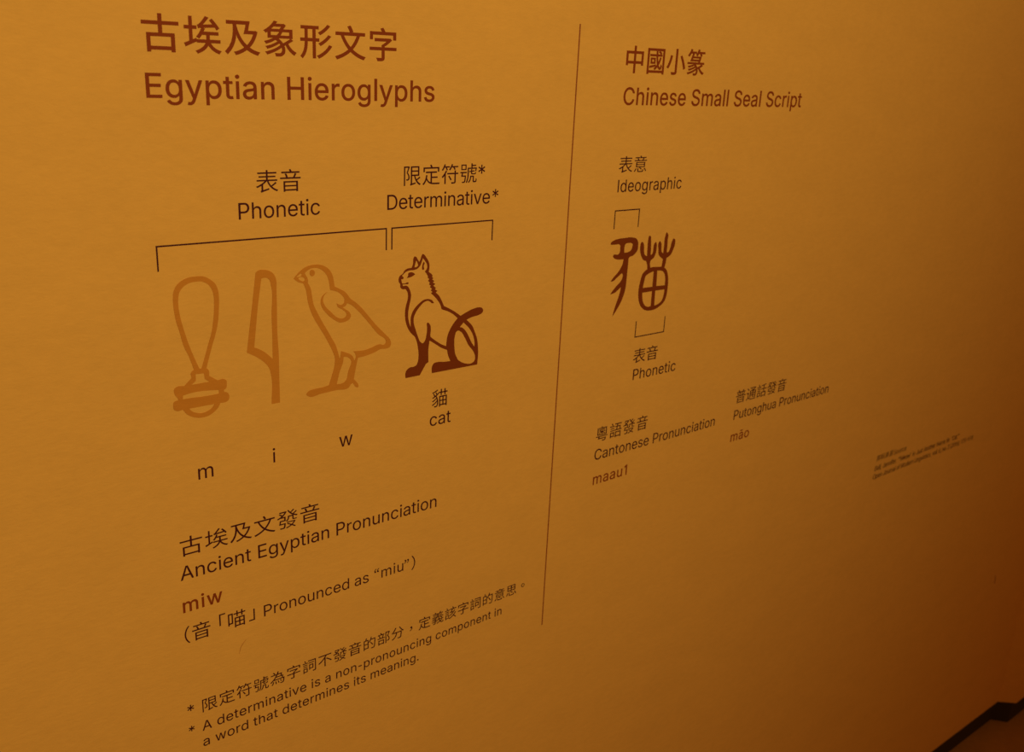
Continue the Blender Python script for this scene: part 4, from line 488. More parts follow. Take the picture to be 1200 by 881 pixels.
  ('beak', [[(385.4,-200.7), (386.4,-199.7), (387.4,-198.6), (388.5,-197.6), (389.5,-196.6), (390.6,-195.6), (391.5,-195.0), (392.4,-194.3), (393.3,-193.7), (394.2,-193.1), (395.2,-192.5), (396.8,-196.8), (397.2,-197.6), (397.6,-198.4), (398.0,-199.1), (398.4,-199.9), (398.9,-200.7), (399.3,-201.6), (399.6,-202.4), (399.9,-203.3), (399.9,-204.2), (399.8,-205.2), (399.6,-206.2), (399.4,-207.1), (394.8,-206.3), (393.6,-205.8), (392.4,-205.4), (391.3,-205.0), (390.1,-204.5), (389.1,-203.9), (388.3,-203.3), (387.5,-202.7), (386.8,-202.0), (386.1,-201.4)], [(388.0,-199.8), (388.7,-199.2), (389.4,-198.6), (390.1,-198.1), (390.9,-197.6), (391.6,-197.2), (392.4,-196.8), (393.1,-196.5), (393.4,-197.0), (393.7,-197.5), (393.5,-198.4), (392.9,-199.2), (392.3,-199.5), (391.4,-199.7), (390.5,-199.8), (389.7,-199.8), (388.8,-199.8)], [(390.1,-201.2), (390.5,-200.7), (391.3,-200.3), (392.3,-200.1), (393.3,-200.0), (394.1,-200.2), (395.0,-200.5), (395.8,-201.0), (396.3,-201.6), (396.6,-202.4), (396.6,-203.3), (396.1,-203.9), (395.2,-204.3), (394.5,-204.3), (393.7,-204.0), (392.9,-203.6), (392.1,-203.1), (391.3,-202.5), (390.5,-201.8)]]),
  ('body_outline', [[(390.4,-195.8), (391.5,-195.0), (392.6,-194.2), (393.6,-193.4), (394.7,-192.6), (395.9,-192.0), (397.1,-191.4), (398.3,-191.0), (399.5,-190.6), (400.8,-190.2), (402.1,-190.0), (403.4,-189.8), (404.6,-189.7), (405.9,-189.7), (407.1,-189.7), (408.4,-189.7), (409.7,-189.8), (410.9,-190.0), (412.2,-190.2), (413.5,-190.6), (414.7,-190.9), (415.7,-191.3), (416.7,-191.8), (417.7,-192.3), (418.7,-192.9), (419.6,-193.5), (420.4,-194.2), (421.3,-195.0), (422.1,-195.8), (422.8,-196.6), (423.4,-197.5), (424.1,-198.5), (424.6,-199.6), (425.1,-200.7), (425.5,-201.8), (425.9,-203.0), (426.1,-204.0), (426.4,-205.1), (426.5,-206.2), (426.7,-207.2), (426.9,-208.3), (427.0,-209.2), (427.1,-210.1), (427.3,-210.9), (427.4,-211.8), (427.5,-212.7), (428.8,-213.3), (430.0,-214.0), (431.2,-214.7), (432.4,-215.3), (433.6,-216.0), (434.7,-216.6), (435.8,-217.2), (436.8,-217.8), (437.8,-218.5), (438.7,-219.2), (439.6,-220.1), (440.4,-221.0), (441.1,-222.0), (441.8,-223.0), (442.5,-224.0), (443.0,-224.6), (443.4,-225.2), (443.9,-225.8), (444.8,-226.8), (445.8,-227.6), (446.9,-228.3), (447.9,-229.1), (449.0,-229.9), (450.2,-230.9), (451.4,-232.0), (452.6,-233.1), (453.8,-234.2), (454.9,-235.3), (456.8,-237.2), (458.5,-239.2), (460.2,-241.2), (461.9,-243.3), (463.6,-245.4), (465.5,-247.7), (467.4,-250.0), (469.3,-252.3), (471.3,-254.7), (473.3,-257.0), (475.4,-259.2), (477.5,-261.4), (479.7,-263.6), (481.9,-265.9), (484.1,-268.1), (485.1,-269.2), (486.3,-270.3), (487.4,-271.4), (488.3,-272.5), (489.1,-273.7), (489.6,-274.8), (490.1,-275.9), (490.4,-276.9), (490.5,-278.0), (490.4,-279.1), (490.2,-280.2), (489.8,-281.1), (489.2,-281.9), (488.3,-282.4), (487.3,-282.8), (486.2,-283.0), (485.1,-283.1), (483.8,-283.1), (482.5,-283.0), (481.2,-282.8), (480.0,-282.7), (478.7,-282.7), (477.2,-282.9), (475.8,-283.4), (474.4,-283.9), (473.0,-284.5), (471.5,-285.0), (469.8,-285.4), (468.0,-285.9), (466.2,-286.2), (464.4,-286.6), (462.6,-286.9), (460.5,-287.2), (458.4,-287.4), (456.3,-287.5), (454.2,-287.7), (452.1,-287.8), (452.0,-289.3), (448.2,-290.4), (448.7,-289.5), (449.2,-288.7), (449.7,-287.9), (449.9,-287.0), (450.0,-286.0), (449.9,-284.9), (449.7,-283.9), (449.3,-282.9), (448.7,-282.0), (448.0,-281.2), (447.3,-280.3), (448.3,-280.4), (449.3,-280.5), (450.4,-280.6), (452.1,-280.7), (453.9,-280.9), (455.6,-281.0), (457.4,-281.1), (459.1,-281.1), (460.9,-280.9), (462.7,-280.7), (464.5,-280.4), (466.2,-280.0), (468.0,-279.6), (469.0,-279.3), (470.1,-278.9), (471.1,-278.6), (472.2,-278.2), (473.3,-277.9), (474.4,-277.7), (475.5,-277.5), (476.7,-277.4), (477.8,-277.4), (478.8,-277.7), (479.9,-278.2), (480.9,-278.7), (481.9,-278.8), (482.7,-278.5), (483.6,-277.9), (484.2,-277.2), (484.6,-276.3), (484.6,-275.5), (484.4,-274.7), (484.1,-273.8), (483.1,-272.2), (481.5,-270.8), (479.6,-269.6), (477.7,-268.4), (476.0,-267.0), (473.9,-264.8), (471.9,-262.4), (470.0,-260.0), (468.1,-257.6), (466.2,-255.2), (463.8,-252.3), (461.4,-249.4), (459.0,-246.6), (456.6,-243.8), (454.1,-241.0), (452.4,-239.3), (450.8,-237.6), (449.1,-235.9), (447.4,-234.4), (445.5,-233.0), (444.7,-232.5), (443.8,-232.0), (442.9,-231.5), (442.0,-231.0), (441.1,-230.5), (438.8,-229.1), (438.6,-228.4), (438.5,-227.6), (438.3,-226.9), (437.9,-226.0), (437.5,-225.1), (437.0,-224.2), (436.4,-223.4), (435.8,-222.6), (434.9,-221.6), (433.9,-220.7), (432.9,-219.8), (431.8,-219.1), (430.7,-218.3), (429.2,-217.6), (427.7,-217.0), (426.0,-216.5), (424.4,-216.0), (422.8,-215.5), (422.6,-214.1), (422.5,-212.7), (422.3,-211.3), (422.1,-209.9), (421.8,-208.5), (421.5,-206.9), (421.1,-205.4), (420.7,-203.9), (420.2,-202.4), (419.5,-201.0), (418.8,-199.9), (418.0,-198.9), (417.2,-197.9), (416.3,-196.9), (415.3,-196.1), (414.4,-195.4), (413.5,-194.8), (412.5,-194.2), (411.4,-193.7), (410.4,-193.3), (409.5,-193.1), (408.5,-192.9), (407.5,-192.7), (406.5,-192.7), (405.5,-192.7), (404.4,-192.8), (403.2,-193.0), (402.1,-193.4), (401.0,-193.8), (399.9,-194.3), (399.2,-194.8), (398.4,-195.3), (397.7,-195.9), (397.0,-196.5), (396.3,-197.1)]]),
  ('throat', [[(394.8,-205.7), (399.5,-206.2), (400.1,-207.2), (400.7,-208.3), (401.3,-209.4), (401.9,-210.5), (402.3,-211.6), (402.7,-213.1), (403.0,-214.5), (403.2,-216.0), (403.4,-217.5), (403.6,-218.9), (403.8,-220.7), (404.1,-222.4), (404.4,-224.2), (404.7,-225.9), (405.1,-227.7), (405.7,-229.4), (406.4,-231.1), (407.2,-232.7), (408.1,-234.4), (408.9,-236.1), (411.5,-241.3), (414.3,-246.6), (417.3,-251.8), (420.3,-257.1), (423.2,-262.4), (424.2,-264.3), (425.3,-266.1), (426.3,-268.0), (427.3,-269.8), (428.1,-271.7), (428.7,-273.4), (429.2,-275.0), (429.7,-276.7), (430.1,-278.3), (430.6,-280.0), (430.9,-281.3), (431.3,-282.7), (431.6,-284.0), (432.0,-285.3), (432.4,-286.6), (432.1,-289.8), (427.1,-289.0), (427.0,-287.7), (427.0,-286.4), (427.0,-285.1), (426.9,-283.9), (426.7,-282.6), (426.5,-281.7), (426.2,-280.9), (425.8,-280.1), (425.5,-279.2), (424.8,-277.4), (424.0,-275.5), (423.1,-273.6), (422.3,-271.8), (421.4,-270.0), (420.6,-268.3), (419.7,-266.6), (418.8,-264.9), (417.9,-263.2), (417.0,-261.5), (413.8,-255.8), (410.4,-250.2), (407.1,-244.6), (404.2,-239.0), (401.9,-233.2), (401.3,-231.4), (400.7,-229.7), (400.2,-227.9), (399.8,-226.1), (399.4,-224.4), (399.1,-222.9), (398.9,-221.4), (398.8,-220.0), (398.6,-218.5), (398.4,-217.1), (398.2,-215.9), (398.0,-214.7), (397.7,-213.4), (397.5,-212.2), (397.1,-211.1), (396.7,-210.0), (396.3,-208.9), (395.8,-207.8), (395.3,-206.7)]]),
  ('legs', [[(432.2,-286.6), (432.4,-285.7), (432.6,-284.7), (432.9,-283.7), (433.1,-282.8), (433.2,-281.8), (433.4,-280.9), (433.5,-279.9), (433.7,-278.9), (433.8,-278.0), (434.7,-278.4), (435.6,-278.8), (436.5,-279.2), (437.4,-279.6), (438.2,-280.0), (439.5,-280.5), (440.7,-281.1), (442.0,-281.6), (443.2,-282.3), (444.2,-283.1), (445.1,-283.8), (445.9,-284.7), (446.7,-285.6), (447.2,-286.6), (447.6,-287.5), (447.8,-288.4), (447.9,-289.4), (448.1,-290.3), (452.5,-287.2), (452.1,-288.7), (451.7,-290.1), (451.4,-291.5), (451.0,-292.9), (450.7,-294.4), (450.0,-297.3), (449.4,-300.3), (448.7,-303.3), (448.1,-306.3), (447.5,-309.3), (448.2,-310.0), (448.9,-310.7), (449.5,-311.5), (450.1,-312.2), (450.8,-313.1), (451.5,-314.0), (452.1,-314.9), (452.6,-315.9), (452.7,-316.8), (452.7,-317.9), (452.3,-318.8), (451.5,-318.7), (450.5,-318.4), (449.5,-317.8), (448.7,-316.8), (448.0,-315.6), (447.3,-314.4), (446.6,-313.2), (445.7,-313.5), (444.9,-313.8), (444.0,-314.3), (443.3,-315.2), (442.7,-316.1), (442.1,-317.0), (441.3,-317.6), (439.3,-318.3), (436.9,-318.4), (434.4,-318.1), (431.7,-317.7), (429.2,-317.5), (425.8,-317.6), (422.4,-317.7), (419.0,-317.9), (415.6,-318.0), (412.2,-318.1), (409.1,-318.5), (405.9,-319.2), (402.7,-319.7), (399.8,-319.5), (397.3,-318.1), (396.6,-317.6), (396.0,-316.9), (395.7,-316.3), (395.7,-315.6), (396.2,-314.9), (396.8,-314.3), (397.4,-313.8), (398.4,-313.1), (399.7,-312.7), (401.1,-312.5), (402.6,-312.3), (404.0,-312.2), (405.6,-312.1), (407.3,-312.1), (409.0,-312.1), (410.7,-312.1), (412.4,-312.1), (413.9,-311.9), (415.4,-311.7), (416.9,-311.5), (418.4,-311.2), (419.9,-311.0), (420.7,-309.1), (421.4,-307.1), (422.1,-305.1), (422.8,-303.2), (423.5,-301.2), (424.1,-299.4), (424.8,-297.6), (425.4,-295.8), (425.9,-293.9), (426.3,-292.1), (426.5,-290.8), (426.7,-289.4), (426.8,-288.1), (427.0,-286.8), (427.1,-285.4)], [(436.5,-284.1), (437.5,-284.4), (438.6,-284.6), (439.7,-284.9), (440.7,-285.2), (441.6,-285.7), (442.4,-286.3), (443.1,-287.0), (443.8,-287.8), (444.4,-288.5), (445.1,-290.7), (444.7,-293.0), (443.6,-295.4), (442.4,-297.8), (441.5,-300.2), (441.0,-302.3), (440.6,-304.5), (440.1,-306.7), (439.2,-308.6), (437.9,-310.1), (437.2,-310.6), (436.5,-311.0), (435.7,-311.3), (434.9,-311.6), (433.7,-311.8), (432.4,-311.8), (431.1,-311.7), (429.8,-311.6), (428.4,-311.5), (429.1,-308.9), (429.8,-306.3), (430.5,-303.7), (431.2,-301.1), (432.0,-298.6), (432.8,-296.8), (433.6,-295.0), (434.4,-293.2), (435.2,-291.4), (435.7,-289.6), (435.9,-288.5), (436.1,-287.4), (436.2,-286.3), (436.3,-285.2)]]),
  ('eye', [[(407.0,-197.5), (406.9,-198.3), (406.7,-199.0), (406.2,-199.6), (405.7,-200.0), (405.0,-200.3), (404.3,-200.4), (403.7,-200.2), (403.0,-199.8), (402.5,-199.3), (402.1,-198.6), (401.8,-197.8), (401.8,-197.0), (401.9,-196.2), (402.1,-195.5), (402.6,-194.9), (403.1,-194.5), (403.8,-194.2), (404.5,-194.2), (405.1,-194.4), (405.8,-194.8), (406.3,-195.3), (406.7,-195.9), (407.0,-196.7)]]),
  ('wing', [[(419.9,-217.2), (419.2,-217.5), (418.4,-217.9), (417.7,-218.2), (417.0,-218.6), (416.3,-219.1), (415.6,-219.6), (414.9,-220.2), (414.3,-220.9), (413.8,-221.6), (413.4,-222.4), (413.1,-223.1), (412.8,-224.0), (412.7,-224.8), (412.6,-225.7), (412.6,-226.6), (412.7,-227.7), (413.0,-228.8), (413.3,-229.9), (413.8,-231.0), (414.3,-232.1), (415.0,-233.4), (415.9,-234.7), (416.8,-235.9), (417.8,-237.1), (418.8,-238.3), (420.1,-239.7), (421.5,-241.1), (422.9,-242.4), (424.4,-243.6), (426.0,-244.8), (427.2,-245.8), (428.6,-246.7), (429.9,-247.6), (431.3,-248.3), (432.7,-248.8), (433.7,-249.0), (434.7,-249.1), (435.7,-249.1), (436.8,-249.1), (437.8,-249.0), (438.9,-248.8), (440.0,-248.5), (441.1,-248.1), (442.0,-247.7), (442.9,-247.1), (443.5,-246.4), (444.1,-245.6), (444.6,-244.7), (444.8,-243.8), (444.7,-242.9), (444.4,-241.9), (443.9,-241.0), (443.4,-240.1), (442.8,-239.3), (442.0,-238.7), (441.2,-238.0), (440.4,-237.4), (439.6,-236.8), (438.6,-236.1), (437.7,-235.5), (436.8,-234.9), (435.8,-234.3), (436.8,-234.0), (437.8,-233.8), (438.8,-233.3), (439.5,-232.7), (440.0,-231.9), (440.5,-231.1), (441.1,-230.3), (440.1,-227.7), (439.1,-227.2), (438.3,-226.9), (437.9,-227.3), (437.8,-228.1), (437.8,-229.1), (437.5,-229.8), (437.0,-230.4), (436.4,-230.9), (435.7,-231.3), (434.9,-231.6), (434.0,-231.6), (433.0,-231.3), (432.0,-231.0), (431.1,-230.5), (430.3,-229.9), (429.5,-229.4), (429.7,-230.2), (429.9,-231.1), (430.1,-231.9), (430.5,-232.7), (431.2,-233.5), (432.2,-234.2), (433.2,-234.8), (434.3,-235.4), (435.2,-236.1), (436.1,-236.7), (437.0,-237.4), (437.9,-238.0), (438.7,-238.7), (439.3,-239.5), (439.7,-240.3), (440.0,-241.2), (440.1,-242.0), (439.9,-242.8), (439.3,-243.6), (438.6,-244.3), (437.7,-244.8), (437.0,-245.0), (436.1,-245.2), (435.1,-245.2), (434.2,-245.2), (433.3,-245.0), (432.4,-244.7), (431.5,-244.3), (430.6,-243.8), (429.8,-243.3), (428.9,-242.8), (427.5,-241.7), (426.2,-240.4), (424.9,-239.1), (423.7,-237.7), (422.5,-236.4), (421.4,-235.4), (420.4,-234.4), (419.3,-233.3), (418.4,-232.3), (417.5,-231.1), (416.9,-230.2), (416.4,-229.2), (415.9,-228.2), (415.5,-227.2), (415.2,-226.2), (415.1,-225.2), (415.1,-224.2), (415.1,-223.2), (415.3,-222.3), (415.7,-221.4), (416.2,-220.6), (416.7,-219.9), (417.4,-219.2), (417.9,-218.6), (418.6,-218.1), (419.3,-217.7)]]),
 ],
 'cat': [
  ('head_outline', [[(514.2,-202.8), (513.1,-202.9), (512.0,-202.8), (510.9,-202.9), (509.8,-203.0), (508.8,-203.2), (507.8,-203.6), (506.9,-204.0), (506.1,-204.6), (505.4,-205.2), (504.9,-205.9), (504.5,-206.8), (504.0,-207.5), (503.4,-208.0), (502.6,-208.4), (501.7,-208.8), (500.9,-209.2), (500.3,-209.8), (499.9,-210.4), (499.5,-211.1), (499.2,-211.8), (499.0,-212.6), (498.9,-213.6), (499.0,-214.6), (499.2,-215.6), (499.7,-216.4), (500.4,-217.3), (500.9,-218.1), (501.0,-219.1), (500.9,-220.2), (501.0,-221.1), (501.5,-222.0), (502.3,-222.8), (503.2,-223.4), (504.1,-223.8), (505.1,-223.8), (506.2,-223.8), (507.3,-223.9), (508.0,-224.8), (508.6,-225.6), (509.2,-226.5), (509.6,-227.5), (509.9,-228.6), (510.1,-229.6), (510.2,-230.6), (510.2,-231.6), (510.2,-232.6), (510.1,-233.6), (509.9,-234.6), (509.7,-235.8), (509.3,-237.0), (508.9,-238.1), (508.5,-239.3), (508.1,-240.5), (507.8,-241.8), (507.6,-243.1), (507.3,-244.3), (507.1,-245.7), (507.0,-247.0), (506.9,-248.2), (506.9,-249.4), (506.9,-250.7), (506.9,-251.9), (507.1,-253.1), (507.2,-254.5), (507.4,-255.9), (507.7,-257.3), (508.0,-258.6), (508.4,-260.0), (508.8,-261.3), (509.4,-262.7), (509.9,-264.0), (510.6,-265.3), (511.3,-266.6), (511.9,-267.6), (512.6,-268.6), (513.3,-269.5), (514.1,-270.5), (514.9,-271.4), (515.7,-272.2), (516.5,-273.0), (517.4,-273.8), (518.3,-274.6), (519.2,-275.4), (517.3,-267.4), (514.4,-265.6), (514.0,-264.6), (513.5,-263.6), (513.0,-262.6), (512.6,-261.6), (512.2,-260.5), (511.8,-259.3), (511.5,-258.0), (511.2,-256.7), (510.9,-255.5), (510.8,-254.2), (510.6,-253.0), (510.6,-251.7), (510.6,-250.5), (510.6,-249.3), (510.7,-248.1), (510.8,-246.6), (511.1,-245.2), (511.4,-243.8), (511.7,-242.3), (512.0,-240.9), (512.3,-239.5), (512.7,-238.1), (513.0,-236.7), (513.4,-235.3), (513.6,-233.8), (513.7,-233.0), (513.8,-232.2), (513.9,-231.4), (513.8,-230.6), (513.7,-229.8), (513.5,-228.9), (513.3,-228.0), (513.0,-227.1), (512.7,-226.3), (512.3,-225.4), (511.9,-224.5), (511.5,-223.7), (511.0,-222.9), (510.4,-222.1), (509.6,-221.3), (508.6,-220.6), (507.6,-220.3), (506.5,-220.4), (505.3,-220.5), (504.2,-220.6), (503.1,-218.1), (501.9,-213.2), (503.1,-213.3), (504.1,-213.2), (504.6,-212.7), (504.8,-212.0), (504.4,-211.2), (503.6,-210.5), (502.8,-209.7), (503.7,-209.0), (504.6,-208.3), (505.5,-207.5), (506.4,-206.9), (507.4,-206.3), (508.4,-205.9), (509.4,-205.7), (510.5,-205.4), (511.5,-205.2), (512.6,-205.2), (513.7,-205.2), (514.9,-205.3), (516.0,-205.3), (517.0,-205.3), (518.0,-205.1), (519.0,-204.9), (520.0,-204.7), (520.9,-204.3), (521.7,-203.9), (522.5,-203.3), (523.3,-202.6), (524.0,-201.9), (524.5,-201.2), (524.9,-200.4), (525.3,-199.6), (525.6,-198.8), (526.0,-197.9), (526.3,-197.2), (526.6,-196.3), (526.9,-195.5), (527.1,-194.7), (527.4,-193.9), (528.1,-194.7), (528.8,-195.5), (529.5,-196.3), (530.1,-197.1), (530.8,-198.0), (531.4,-198.8), (532.0,-199.7), (532.4,-200.6), (532.7,-201.6), (532.9,-202.6), (532.9,-203.6), (532.8,-204.6), (532.5,-205.4), (532.0,-206.1), (531.4,-206.8), (530.8,-207.5), (530.2,-208.2), (531.8,-209.9), (534.6,-209.3), (534.9,-208.4), (535.1,-207.5), (535.3,-206.6), (535.4,-205.7), (535.5,-204.8), (535.6,-203.8), (535.6,-202.8), (535.5,-201.8), (535.4,-200.9), (535.1,-199.9), (534.8,-199.0), (534.4,-198.1), (533.9,-197.2), (533.4,-196.3), (532.8,-195.4), (532.1,-194.5), (531.5,-193.7), (530.8,-192.8), (530.2,-191.9), (529.5,-191.1), (528.6,-190.4), (527.9,-190.0), (527.2,-189.7), (526.6,-190.2), (526.2,-190.8), (525.7,-191.7), (525.4,-192.6), (525.1,-193.6), (524.9,-194.5), (524.5,-195.4), (524.1,-196.2), (523.6,-196.9), (523.2,-197.7), (522.6,-196.9), (522.1,-196.1), (521.6,-195.3), (521.0,-194.5), (520.5,-193.6), (520.0,-192.7), (519.3,-192.0), (518.4,-191.6), (517.5,-191.4), (516.9,-191.9), (516.5,-192.7), (516.0,-193.8), (515.9,-195.0), (515.9,-196.3), (515.9,-197.6), (515.7,-198.8), (515.5,-199.6), (515.2,-200.4), (514.9,-201.2), (514.5,-202.0)], [(519.5,-195.6), (520.0,-196.4), (520.5,-197.1), (520.9,-197.9), (521.2,-198.7), (521.6,-199.5), (521.9,-200.3), (521.8,-201.0), (521.5,-201.6), (520.8,-202.0), (520.1,-202.4), (519.3,-202.6), (518.3,-202.6), (517.4,-202.6), (517.6,-201.7), (517.8,-200.8), (518.1,-199.9), (518.3,-199.0), (518.6,-198.2), (518.9,-197.3), (519.2,-196.4)]]),
  ('ear_line', [[(528.4,-197.8), (528.9,-198.2), (529.3,-198.6), (529.6,-199.4), (529.3,-200.4), (528.8,-201.4), (528.5,-202.4), (528.7,-203.4), (529.0,-204.5), (529.1,-205.5), (528.8,-206.0), (528.0,-206.1), (527.2,-205.9), (526.7,-205.2), (526.6,-204.0), (526.8,-202.8), (526.9,-201.8), (527.1,-200.8), (527.4,-199.9), (527.7,-199.2), (528.1,-198.5)]]),
  ('eye', [[(508.5,-212.7), (509.2,-211.9), (509.8,-211.1), (510.2,-210.2), (510.1,-209.1), (510.2,-208.1), (510.9,-207.6), (511.9,-207.3), (512.9,-207.2), (514.1,-207.2), (515.3,-207.6), (516.4,-208.1), (517.1,-208.6), (517.7,-209.2), (518.4,-209.8), (517.5,-210.3), (516.7,-210.8), (515.8,-211.3), (514.9,-211.6), (514.1,-211.9), (513.2,-212.1), (512.3,-212.3), (511.4,-212.4), (510.4,-212.5), (509.5,-212.6)]]),
  ('mouth', [[(502.1,-217.7), (503.3,-217.8), (504.5,-217.9), (505.7,-218.0), (506.9,-217.9), (507.9,-217.5), (508.9,-217.2), (509.8,-217.2), (510.5,-217.3), (510.6,-218.2), (510.2,-219.0), (509.5,-219.1), (508.6,-219.0), (507.6,-218.8), (506.5,-218.8), (505.4,-218.8), (504.3,-218.8), (503.2,-218.8), (502.1,-218.7)]]),
  ('mane', [[(531.1,-208.3), (532.6,-211.2), (534.0,-213.1), (533.7,-214.7), (535.6,-216.3), (534.3,-218.3), (536.4,-220.0), (535.5,-222.1), (537.8,-223.5), (536.6,-224.9), (539.2,-226.9), (537.9,-228.6), (540.0,-230.5), (538.1,-231.5), (539.0,-232.3), (539.9,-233.1), (540.7,-233.8), (541.6,-234.6), (542.4,-235.4), (543.3,-236.3), (544.3,-237.3), (545.2,-238.3), (546.0,-239.3), (546.9,-240.3), (547.5,-241.1), (548.1,-241.9), (548.7,-242.8), (549.3,-243.7), (549.8,-244.5), (550.3,-245.7), (550.8,-246.8), (551.1,-247.9), (551.5,-249.1), (551.9,-250.2), (553.5,-250.9), (555.1,-251.5), (556.7,-252.1), (558.3,-252.7), (559.9,-253.4), (561.4,-254.2), (562.8,-255.0), (564.2,-255.8), (565.6,-256.7), (567.0,-257.6), (568.2,-258.6), (569.4,-259.5), (570.5,-260.6), (571.7,-261.6), (572.8,-262.6), (576.5,-260.5), (574.9,-259.4), (573.4,-258.2), (571.8,-257.1), (570.2,-256.0), (568.6,-254.9), (567.2,-254.0), (565.8,-253.1), (564.4,-252.3), (563.0,-251.5), (561.5,-250.7), (560.2,-249.9), (558.8,-249.2), (557.4,-248.5), (556.0,-247.8), (554.6,-247.1), (553.9,-245.8), (553.3,-244.5), (552.7,-243.2), (552.1,-242.0), (551.4,-240.7), (550.8,-239.7), (550.2,-238.6), (549.6,-237.5), (548.9,-236.4), (548.2,-235.4), (547.4,-234.6), (546.5,-233.7), (545.7,-232.9), (544.8,-232.2), (543.9,-231.4), (545.9,-229.9), (542.7,-227.9), (544.0,-226.7), (540.8,-223.9), (543.2,-222.3), (540.0,-220.4), (542.0,-219.1), (539.1,-217.2), (540.4,-216.2), (538.9,-214.2), (539.7,-213.4), (539.2,-212.7), (538.8,-212.1), (538.2,-211.4), (537.4,-210.7), (536.4,-210.0), (535.4,-209.3), (533.9,-208.3)]]),
  ('foreleg', [[(542.1,-242.3), (541.3,-242.4), (540.4,-242.5), (539.6,-242.4), (538.7,-241.8), (537.9,-240.9), (537.0,-240.2), (536.1,-239.7), (535.1,-239.3), (534.1,-239.1), (532.9,-239.1), (531.7,-239.4), (530.6,-239.8), (529.3,-240.3), (528.1,-241.0), (527.0,-241.9), (526.0,-242.8), (525.0,-243.7), (523.9,-244.7), (522.9,-245.8), (521.9,-246.9), (521.0,-248.1), (520.1,-249.2), (519.5,-250.3), (518.8,-251.5), (518.2,-252.6), (517.8,-253.8), (517.4,-255.1), (517.3,-256.1), (517.2,-257.2), (517.3,-258.4), (517.4,-259.5), (517.5,-260.6), (517.8,-262.0), (518.2,-263.4), (518.7,-264.9), (519.2,-266.3), (519.8,-267.7), (520.3,-269.3), (520.9,-270.9), (521.4,-272.5), (522.1,-274.0), (522.7,-275.6), (523.2,-276.9), (523.7,-278.1), (524.2,-279.4), (524.8,-280.6), (525.7,-281.7), (526.5,-282.4), (527.3,-283.2), (528.2,-283.8), (529.0,-284.0), (529.7,-283.8), (530.3,-283.3), (530.9,-282.6), (531.5,-281.9), (532.2,-280.7), (532.6,-279.4), (533.0,-278.1), (533.2,-276.6), (533.5,-275.2), (533.7,-274.1), (533.8,-273.0), (534.0,-271.9), (534.0,-270.8), (534.1,-269.7), (534.1,-268.4), (534.0,-267.1), (533.8,-265.9), (533.7,-264.6), (533.6,-263.4), (534.1,-262.8), (534.6,-262.4), (535.4,-262.6), (536.2,-263.3), (537.0,-264.2), (537.6,-265.1), (538.1,-266.1), (538.4,-267.1), (538.5,-268.2), (538.6,-269.2), (538.6,-270.3), (538.7,-271.5), (538.5,-272.8), (538.4,-274.0), (538.2,-275.3), (538.2,-276.5), (538.3,-277.6), (538.5,-278.8), (538.2,-280.7), (537.1,-283.3), (536.9,-285.0), (536.7,-286.6), (536.4,-288.3), (536.2,-290.0), (536.1,-291.7), (536.0,-294.5), (536.1,-297.2), (536.2,-300.0), (536.3,-302.8), (536.4,-305.6), (533.3,-307.2), (525.8,-318.5), (508.5,-318.7), (508.4,-317.7), (508.1,-316.7), (508.0,-315.7), (508.0,-314.8), (508.1,-313.7), (508.5,-312.5), (508.9,-311.5), (509.6,-310.5), (510.4,-309.7), (511.2,-309.1), (512.1,-308.6), (513.1,-308.2), (514.2,-307.9), (515.2,-307.8), (516.3,-307.9), (517.4,-308.0), (518.4,-307.9), (519.5,-307.6), (520.6,-307.2), (521.5,-306.7), (522.2,-305.9), (522.7,-305.0), (523.1,-303.9), (523.4,-302.9), (523.7,-301.6), (523.9,-300.2), (524.0,-298.9), (524.0,-297.5), (524.1,-296.1), (524.0,-294.4), (523.9,-292.8), (523.7,-291.1), (523.4,-289.4), (523.1,-287.7), (522.9,-286.3), (522.6,-284.9), (522.3,-283.5), (521.9,-282.1), (521.5,-280.7), (521.1,-279.7), (520.7,-278.7), (520.2,-277.7), (519.8,-276.7), (519.3,-275.8), (514.5,-267.6), (514.3,-266.2), (514.2,-264.9), (514.0,-263.5), (513.9,-262.1), (513.9,-260.7), (513.8,-259.5), (513.8,-258.2), (513.7,-257.0), (513.8,-255.8), (513.9,-254.6), (514.1,-253.4), (514.5,-252.2), (514.9,-251.0), (515.4,-249.8), (515.9,-248.7), (516.6,-247.6), (517.4,-246.6), (518.2,-245.6), (519.1,-244.6), (520.1,-243.7), (521.0,-242.9), (521.9,-242.1), (522.9,-241.4), (523.9,-240.7), (524.9,-240.0), (525.9,-239.4), (526.8,-238.8), (527.8,-238.3), (528.8,-237.8), (529.8,-237.5), (530.9,-237.3), (532.0,-237.2), (533.2,-237.2), (534.4,-237.2), (535.5,-237.4), (536.8,-237.8), (538.0,-238.3), (539.2,-238.9), (540.0,-239.6), (540.7,-240.5), (541.4,-241.4)]]),
  ('belly_line', [[(536.3,-276.7), (538.0,-278.0), (539.8,-279.4), (541.5,-280.8), (543.2,-282.1), (545.0,-283.4), (546.5,-284.5), (548.1,-285.6), (549.6,-286.7), (551.2,-287.7), (552.9,-288.7), (554.3,-289.4), (555.8,-290.1), (557.3,-290.8), (558.9,-291.5), (560.4,-292.2), (560.5,-296.0), (559.0,-295.3), (557.4,-294.6), (555.9,-293.9), (554.4,-293.2), (553.0,-292.4), (551.3,-291.5), (549.8,-290.4), (548.2,-289.3), (546.6,-288.2), (545.1,-287.2), (543.2,-285.9), (541.4,-284.7), (539.6,-283.5), (537.8,-282.3), (536.0,-281.0)]]),
